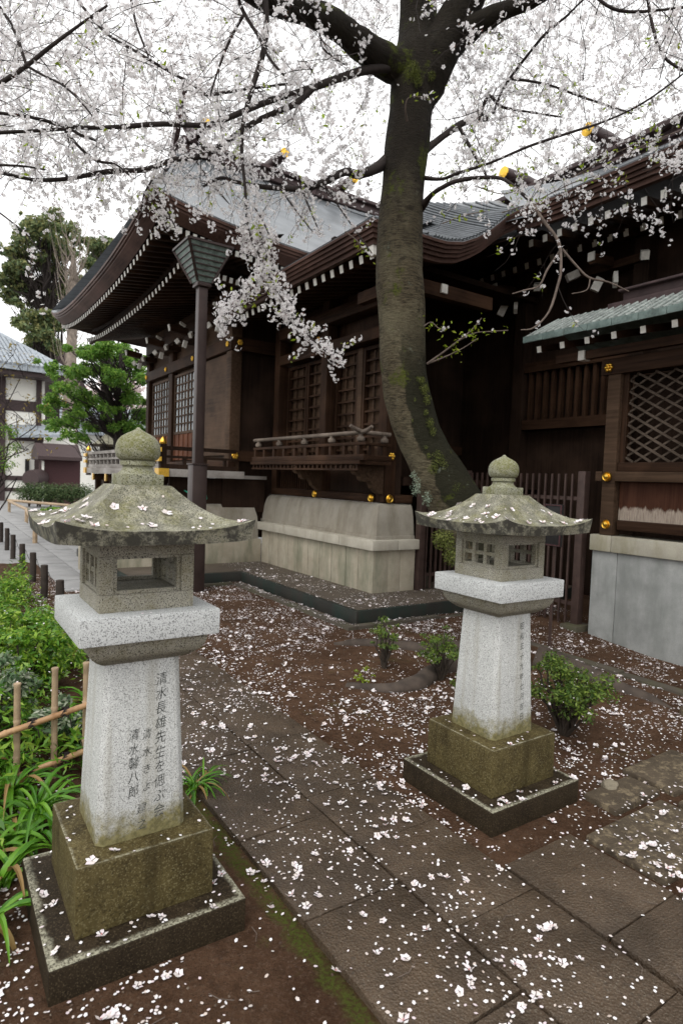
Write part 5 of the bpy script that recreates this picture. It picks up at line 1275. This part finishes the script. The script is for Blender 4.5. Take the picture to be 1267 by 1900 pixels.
a, c = P(80, 925, Y=33), P(150, 850, Y=33); MB().box(a.x, c.x, 33, 34.5, 0, c.z).build('wall', M['maroon'], o)
a, c = P(70, 852, Y=32.6), P(152, 838, Y=32.6); MB().prism([(32.4,a.z),(32.4,a.z+.16),(33.5,c.z+.35),(34.8,c.z),(34.8,a.z)], 'X', a.x, c.x).build('roof', M['timber'], o)
MB().box(P(78,900,Y=32.9).x, P(82,900,Y=32.9).x, 32.85, 32.95, 0, P(80,855,Y=32.9).z).build('post', M['plaster'], o)
o = MB().tube([P(57, 888, Y=32), P(61, 888, Y=32.2), P(75, 886, Y=33)], [.38, .42, .42], 18).build('round_drum', M['timber'], smooth=True, angle=40); tag(o, 'dark round barrel lying on its side left of the maroon shed', 'barrel')
o = empty('low_building', (12, 52, 0), 'low white building far behind the evergreen tree', 'house')
a, c = P(120, 905, Y=52), P(300, 800, Y=52); MB().box(a.x, c.x+4, 52, 56, 0, c.z).build('wall', M['plaster'], o)
a, c = P(100, 800, Y=51.5), P(320, 775, Y=51.5); MB().prism([(51,a.z-.1),(51,a.z+.1),(54,c.z+.6),(57,a.z)], 'X', a.x, c.x+4).build('roof', M['tile_grey'], o)
o = empty('grey_roofed_house', (8, 60, 0), 'far white house with a dark gabled roof behind the trees', 'house')
a, c = P(80, 900, Y=60), P(140, 720, Y=60); MB().box(a.x, c.x, 60, 66, 0, c.z).build('wall', M['plaster'], o)
b = MB(); m_ = (a.x+c.x)/2; b.prism([(a.x-1,c.z-.2),(m_,c.z+4),(c.x+1,c.z-.2)], 'Y', 59.5, 66); b.build('roof', M['timber'], o)
# hedge and bamboo edging
o = empty('clipped_hedge', (4.6, 30, 0), 'clipped dark green hedge in front of the maroon shed', 'hedge')
a, c = P(42, 940, Y=30), P(165, 902, Y=30); cl = [(a.x+(c.x-a.x)*t, 30+random.uniform(-.3,.3), zz, .42, .45, .42) for t in np.linspace(.03, .97, 10) for zz in (a.z+.65, c.z-.35)]
cloud('foliage', cl, 7000, .05, M['hedge_leaf'], o, seed=70); b = MB(); stems(b, (a.x+.6, 30, 0), [(a.x+.6, 30, .8), (a.x+.9, 30, .8)], .04)
for t in np.linspace(.1, .9, 6): stems(b, (a.x+(c.x-a.x)*t, 30, 0), [(a.x+(c.x-a.x)*t+.1, 30, .8), (a.x+(c.x-a.x)*t-.2, 30, .9)], .04)
b.build('stems', M['shrub_stem'], o)
o = empty('bamboo_edging', (3.2, 26, 0), 'low bamboo edging rail beside the far path', 'fence')
q = [P(18, 930, z=.4), P(50, 945, z=.4), P(66, 975, z=.4)]
for i in range(2): MB().tube([q[i], q[i+1]], .05, 8).build('bamboo_rail', M['bamboo_grey'], o)
for v in q: MB().tube([(v.x, v.y, -.05), (v.x, v.y, .45)], .05, 8).build('bamboo_post', M['bamboo_grey'], o)
MB().tube([P(15, 928, z=.4), P(130, 938, z=.45)], .05, 8).build('bamboo_rail', M['bamboo_grey'], o)
shrub('grass_verge', (3.6, 22.5, 0), .9, .35, 2500, .06, 'green ground cover beside the bamboo edging rail', 'plant', None, 'bed_leaf', 22, 75, .1, .01)
# trees
def tree(name, label, trunk, tr, clumps, n, leaf, m, bm_='twig', limbs=1, seed=1, group=None):
    base = trunk[0]; o = empty(name, (base[0], base[1], 0), label, 'tree', group); b = MB()
    organic([Vector(p) for p in trunk], tr, 12, .12, 'trunk', M[bm_], o, 1.5)
    if limbs:
        for k_, c in enumerate(clumps):
            i = min(range(1, len(trunk)), key=lambda j: (Vector(trunk[j])-Vector((c[0], c[1], c[2]-c[5]))).length); stems(b, trunk[max(0, i-1)], [(c[0], c[1], c[2])], max(tr)*(.20 if k_ % 5 == 0 else .09), 6, .18)
        b.build('limbs', M[bm_], o, smooth=True)
    cloud('crown', clumps, n, leaf, M[m], o, .45, seed); return o
def pxclumps(lst, Y, jit=1.0, seed=1, K_=.95):
    g = random.Random(seed); out = []
    for x, y, r in lst:
        q = P(x, y, Y=Y+g.uniform(-jit, jit)); R_ = r/FPX*((q-CAM).dot(FW))*K_; out.append((q.x, q.y, q.z, R_, R_, R_*.72))
        for _ in range(4):
            e = Vector(( g.gauss(0,.85), g.gauss(0,.85), g.gauss(0,.6)))*R_; k2 = g.uniform(.3,.6)*R_; out.append((q.x+e.x, q.y+e.y, q.z+e.z, k2, k2, k2*.7))
    return out
Y = 48
cl = pxclumps([(70,420,26),(100,410,22),(45,445,22),(95,450,28),(130,430,20),(60,480,28),(30,500,22),(100,500,24),(45,530,26),(15,540,20),(75,550,26),(110,540,20),(60,590,22),(90,600,22),(70,620,18),(125,470,18),(140,445,14),(25,470,16),(5,515,16),(100,640,16),(60,640,14)], Y, 2, 1)+pxclumps([(random.uniform(15,145), random.uniform(410,640), random.uniform(7,13)) for _ in range(26)], Y, 2, 34)
t0 = P(100, 900, Y=Y); tree('tall_evergreen', 'tall dark evergreen tree rising behind the storehouse roof', [(t0.x,Y,0),(t0.x-.2,Y,8),tuple(P(90,600,Y=Y)),tuple(P(85,470,Y=Y)),tuple(P(85,420,Y=Y))], [.5,.45,.35,.2,.05], cl, 22000, .17, 'conifer_leaf', seed=81)
Y = 52
cl = pxclumps([(185,470,24),(205,460,18),(170,450,14),(190,510,26),(215,500,20),(165,490,16),(200,560,26),(235,560,20)], Y, 2, 2)
t0 = P(195, 900, Y=Y); tree('rounded_evergreen', 'evergreen tree showing just left of the main hall eave', [(t0.x,Y,0),(t0.x,Y,9),tuple(P(195,560,Y=Y)),tuple(P(190,470,Y=Y))], [.5,.4,.3,.06], cl, 11000, .17, 'conifer_leaf', seed=82)
# pollarded pale trunk with upright bare twigs
Y = 40; o = empty('bare_trunk_tree', tuple(P(130, 900, Y=Y)), 'pale thick trunked bare tree with upright twigs behind the evergreen', 'tree')
tk = [P(130,930,Y=Y), P(129,800,Y=Y), P(131,700,Y=Y), P(135,600,Y=Y), P(136,520,Y=Y), P(137,480,Y=Y)]; organic(tk, [.55,.44,.33,.27,.22,.12], 14, .15, 'trunk', M['trunk_pale'], o, .8)
b = MB()
for i in range(120):
    q = tk[random.choice((2,3,3,4,4,5))]+Vector((random.uniform(-.4,.4), random.uniform(-.3,.3), random.uniform(-1.5,1.2))); a = random.uniform(0,6.28); s = random.uniform(.5,1.4)
    b.tube([q, q+Vector((math.cos(a)*s*.5, math.sin(a)*s*.4, s*.7)), q+Vector((math.cos(a)*s*.8, math.sin(a)*s*.5, s*2.2))], [.035,.022,.008], 4)
b.build('twigs', M['trunk_pale'], o)
# bright evergreen in front of the hall
Y = 23
cl = pxclumps([(190,650,22),(225,660,26),(160,650,18),(255,690,24),(210,700,22),(145,690,20),(175,690,18),(120,720,18),(100,745,18),(150,735,22),(185,745,20),(135,775,20),(105,785,16),(165,790,16),(245,740,20),(262,770,20),(240,790,18),(230,650,16),(200,640,16),(85,760,12),(125,805,14),(215,760,14),(150,810,12),(262,800,14)], Y, 1.3, 3)+pxclumps([(random.uniform(95,272), random.uniform(645,800), random.uniform(7,13)) for _ in range(34)], Y, 1.6, 33)
tree('bright_evergreen', 'bright green evergreen tree between the storehouse and the main hall', [tuple(P(221,905,Y=Y)),tuple(P(220,820,Y=Y)),tuple(P(219,760,Y=Y)),tuple(P(222,700,Y=Y)),tuple(P(225,650,Y=Y))], [.20,.17,.14,.09,.03], cl, 26000, .072, 'camphor_leaf', seed=83)
# pale blossom trees in the distance
Y = 70
cl = pxclumps([(150,760,30),(190,790,30),(230,770,34),(270,760,30),(240,720,26),(180,730,26),(300,800,30)], Y, 3, 5)
t0 = P(215, 900, Y=Y); tree('pink_blossom_tree', 'pale pink blossoming tree far behind the bright evergreen', [(t0.x,Y,0),(t0.x,Y,5),tuple(P(215,740,Y=Y))], [.4,.35,.1], cl, 7000, .22, 'pink_haze', seed=84)
# bare bush with yellow buds at the left edge
o = empty('budding_bush', (1.0, 13, 0), 'bare branched bush with small yellow buds at the left edge', 'shrub'); b = MB(); tips = []
q0 = P(-35, 960, Y=15)
for x, y in ((20,690),(45,700),(10,730),(50,745),(30,770),(60,790),(15,800),(55,815),(-10,700),(35,680),(70,740),(5,760),(25,660),(-30,680),(48,830)):
    tips.append(P(x, y, Y=15+random.uniform(-.8,.8)))
stems(b, (q0.x, 15, 0), tips[::2], .020, 8, .35)
pp = []
for t in tips:
    for _ in range(4):
        e = t+Vector(rng.normal(size=3))*.28; stems(b, t, [e], .0055, 4, .3); pp += [e+Vector(rng.normal(size=3))*.06 for _ in range(6)]
b.build('branches', M['twig'], o)
pp = np.array([tuple(v) for v in pp]); V, F = scatter(LEAF[0], LEAF[1], pp, rng.normal(size=pp.shape), rng.uniform(.02, .045, len(pp)), rng); np_mesh('buds', V, F, M['bud'], o)['kind'] = 'stuff'
cl = pxclumps([(10,800,22),(20,835,22),(0,860,24)], 15, .4, 6); cloud('foliage', cl, 900, .03, M['bed_leaf'], o, seed=85)
# far stone lantern
o = empty('garden_lantern', tuple(P(199, 905, Y=27)), 'dark mossy stone lantern seen through the tree by the veranda', 'stone lantern'); q = P(199, 905, Y=27); zz = lambda y: P(199, y, Y=27).z
MB().lathe((q.x,27,0), [(.45,0),(.45,.3),(.22,.35),(.18,zz(862)),(.34,zz(855)),(.34,zz(848))], 10).build('pillar', M['slab'], o)
MB().lathe((q.x,27,0), [(.24,zz(848)),(.26,zz(828))], 8).build('firebox', M['slab'], o)
MB().lathe((q.x,27,0), [(.62,zz(829)),(.60,zz(825)),(.30,zz(814)),(.12,zz(806)),(.13,zz(800)),(.10,zz(792)),(.02,zz(785))], 8).build('roof', M['slab'], o)

# ------------------------------------------------------------ fallen petals and blossoms
def surf(x, y):
    if x > 4.02 and y > 5.62: return .156
    if on_paving(x, y): return .016 if x < 2.5 else .024
    if 3.80 < x < 3.93 and 5.46 < y < 8.55 or (3.94 < x < 6.4 and 5.46 < y < 5.565): return .031
    return soil_z(x, y)+.004
def blocked(x, y):
    for cx, cy in ((.6214,2.271),(2.496,2.213)):
        if abs(x-cx) < .335 and abs(y-cy) < .335: return True
    if x > 4.79 and y > 6.39: return True
    if y > 9.7 and x > 1.9: return True
    if x > 6.43 and y < 4.4: return True
    if math.hypot(x-TREE[0], y-TREE[1]) < .33: return True
    return False
def density(x, y):
    g = .45+1.0*noise.noise((x*1.6, y*1.6, 5))+.6*noise.noise((x*5, y*5, 9))+.5*noise.noise((x*13, y*13, 4))
    if on_paving(x, y): k = .55
    elif x > 4.02 and y > 5.62: k = .62
    elif y > 5: k = 1.25
    else: k = .95
    if x < 1.1 and y > 2.7: k *= .35
    for e in (1.134, 2.035): 
        if abs(x-e) < .05 and y < 6.2: k *= 1.7
    return max(.04, g)*k
PP = []; PN = []; FLW = []; tries = 0
while len(PP) < 33000 and tries < 1200000:
    tries += 1; x = random.uniform(-1.6, 7.2); y = random.uniform(-.6, 10.5)
    if random.random() > density(x, y) or blocked(x, y): continue
    q = proj((x, y, 0))
    if not (-480 < q[0] < 1780 and q[1] < 2400 and q[2] > .4): continue
    PP.append((x, y, surf(x, y)+.002)); PN.append((random.gauss(0,.16), random.gauss(0,.16), 1))
for _ in range(120000):
    if len(FLW) > 2750: break
    x = random.uniform(-1.6, 7.2); y = random.uniform(-.6, 9)
    if random.random() > density(x, y)*.8 or blocked(x, y): continue
    q = proj((x, y, 0))
    if -480 < q[0] < 1780 and q[1] < 2400 and q[2] > .4:
        FLW.append((Vector((x, y, surf(x, y)+.005)), Vector((random.gauss(0,.22), random.gauss(0,.22), 1)), 0))
        if random.random() < .22:
            for _ in range(random.randint(1, 3)):
                dx, dy = random.gauss(0,.03), random.gauss(0,.03)
                if not blocked(x+dx, y+dy): FLW.append((Vector((x+dx, y+dy, surf(x+dx, y+dy)+.008)), Vector((random.gauss(0,.4), random.gauss(0,.4), 1)), 0))
# on the stone lanterns
for li, (cx, cy) in enumerate(((.6214,2.271),(2.496,2.213))):
    for w0, w1, z, n, nf in ((.24,.322,.1135,60,16),(.16,.232,.3525,22,3),(.165,.232,1.1635,3,0)):
        for i in range(n+nf):
            while True:
                x, y = random.uniform(-w1, w1), random.uniform(-w1, w1)
                if max(abs(x), abs(y)) > w0: break
            if i < n: PP.append((cx+x, cy+y, z+.002)); PN.append((random.gauss(0,.12), random.gauss(0,.12), 1))
            else: FLW.append((Vector((cx+x, cy+y, z+.004)), Vector((random.gauss(0,.25), random.gauss(0,.25), 1)), 0))
    def roofz(x, y):
        r = max(abs(x), abs(y)); s = (r/.322-.298)/.702; t = min(abs(x), abs(y))/r
        return 1.592-.142*(1-(1-max(0,s))**1.75)+.036*t**3.2*max(0,s)**2.5
    for i in range(95):
        while True:
            x, y = random.uniform(-.31,.31), random.uniform(-.31,.31); r = max(abs(x), abs(y))
            if r > .13 and random.random() < (r/.31)**2.5: break
        z = roofz(x, y); nx, ny = -(roofz(x+.004,y)-z)/.004, -(roofz(x,y+.004)-z)/.004
        if i < 55: PP.append((cx+x, cy+y, z+.002)); PN.append((nx, ny, 1))
        else: FLW.append((Vector((cx+x, cy+y, z+.003)), Vector((nx+random.gauss(0,.15), ny+random.gauss(0,.15), 1)), 1+li))
# a few on the plinth, the ledge, the leaves and the roof of the wall
for _ in range(120): PP.append((random.uniform(4.81,4.9), random.uniform(6.4,9.7), .865)); PN.append((0,0,1))
for _ in range(160): PP.append((random.uniform(5.02,5.08), random.uniform(6.6,9.9), 1.345)); PN.append((-.5,0,1))
for _ in range(160): x = random.uniform(6.0,6.5); PP.append((x, random.uniform(2.5,5.1), 3.475+(x-5.97)*.525)); PN.append((-.52,0,1))
for _ in range(170): PP.append((random.uniform(-.9,.8), random.uniform(3.6,6.5), random.uniform(.3,.55))); PN.append((random.gauss(0,.4),random.gauss(0,.4),1))
for _ in range(60): PP.append((random.uniform(3.25,3.75), random.uniform(2.2,2.7), random.uniform(.3,.5))); PN.append((random.gauss(0,.4),random.gauss(0,.4),1))
PPn, PNn = np.array(PP), np.array(PN, float)
V, F = scatter(PETAL[0], PETAL[1], PPn, PNn, rng.uniform(.0045, .0090, len(PPn)), rng)
g_ = np.random.default_rng(17); n_ = 5200; px_ = np.stack([g_.uniform(-.6, 6.4, n_), g_.uniform(-.2, 8.6, n_)], 1)
ok = [not blocked(x, y) and (not on_paving(x, y) or g_.random() < .10) for x, y in px_]; px_ = px_[ok]
cube = (np.array([(-1,-.7,-.4),(1,-.8,-.4),(.8,.7,-.4),(-.9,.8,-.4),(-.6,-.5,.5),(.6,-.5,.4),(.6,.4,.6),(-.5,.5,.45)]), np.array([(4,5,6,7),(0,1,5,4),(1,2,6,5),(2,3,7,6),(3,0,4,7)]))
pz = np.array([surf(x, y) for x, y in px_]); V2, F2 = scatter(cube[0], cube[1], np.c_[px_, pz], np.c_[g_.normal(size=(len(px_), 2))*.3, np.ones(len(px_))], g_.uniform(.0015, .006, len(px_))**1., g_)
tag(np_mesh('soil_crumbs', V2, F2, M['soil_bits']), kind='stuff')
b = MB()
for _ in range(420):
    x, y = random.uniform(-.6, 5.5), random.uniform(0, 7)
    if blocked(x, y): continue
    a = random.uniform(0, 6.28); L = random.uniform(.015, .09); z = surf(x, y)+.004; b.tube([(x, y, z), (x+L*.5*math.cos(a), y+L*.5*math.sin(a), z+random.uniform(0,.006)), (x+L*math.cos(a+.3), y+L*math.sin(a+.3), z)], .0014, 4)
tag(b.build('twig_litter', M['twig_grey']), kind='stuff')
tag(np_mesh('fallen_petals', V, F, M['petal']), kind='stuff')
def seen(v): x, y, w = proj(v); return 0 <= x <= 1267 and 0 <= y <= 1900
FLW.sort(key=lambda f: (not seen(f[0]), (f[0]-CAM).length))
protos = []
for k in range(5):
    fv, ff = flower_base((.12,.3,.2,.45,.25)[k], 5 if k != 3 else 4, (.40,.36,.44,.4,.34)[k]); fv = fv*.0195
    fv = fv+rng.normal(size=fv.shape)*.0012; c = MB(); c.v = [tuple(x) for x in fv]; c.f = [tuple(f) for f in ff]; c.m = [0]*len(ff)
    c.lathe((0,0,.001), [(.0024,0),(.0022,.003),(.001,.004)], 6, m=1) if k in (1, 3) else None
    me = bpy.data.meshes.new('fallen_blossom'); me.from_pydata(c.v, [], c.f); me.materials.append(M['petal']); me.materials.append(M['petal_center']); me.polygons.foreach_set('material_index', c.m); protos.append(me)
n_ind = 0; rest = []
onroof = [f for f in FLW if f[2]]; ground_f = [f for f in FLW if not f[2]]
for pos, nrm, w in onroof+ground_f[:215]:
    o = link('fallen_blossom', random.choice(protos)); o.location = pos
    o.rotation_euler = (Matrix.Rotation(0, 3, 'Z') @ nrm.to_track_quat('Z', 'Y').to_matrix() @ Matrix.Rotation(random.uniform(0, 6.28), 3, 'Z')).to_euler(); s = random.uniform(.8, 1.15); o.scale = (s, s, s)
    lab = ('whole white blossom fallen on the ground or the base of a near lantern', 'white blossom resting on the roof of the lantern beside the planting bed', 'white blossom resting on the roof of the lantern before the trunk')[w]
    tag(o, lab, 'blossom', ('blossoms fallen on the ground', 'blossoms on the roof of the bed lantern', 'blossoms on the roof of the tree lantern')[w])
rest = ground_f[215:]
V, F = scatter(flower_base(.25)[0], flower_base(.25)[1], np.array([tuple(f[0]) for f in rest]), np.array([tuple(f[1]) for f in rest]), rng.uniform(.015, .021, len(rest)), rng)
tag(np_mesh('fallen_blossoms', V, F, M['petal']), kind='stuff')
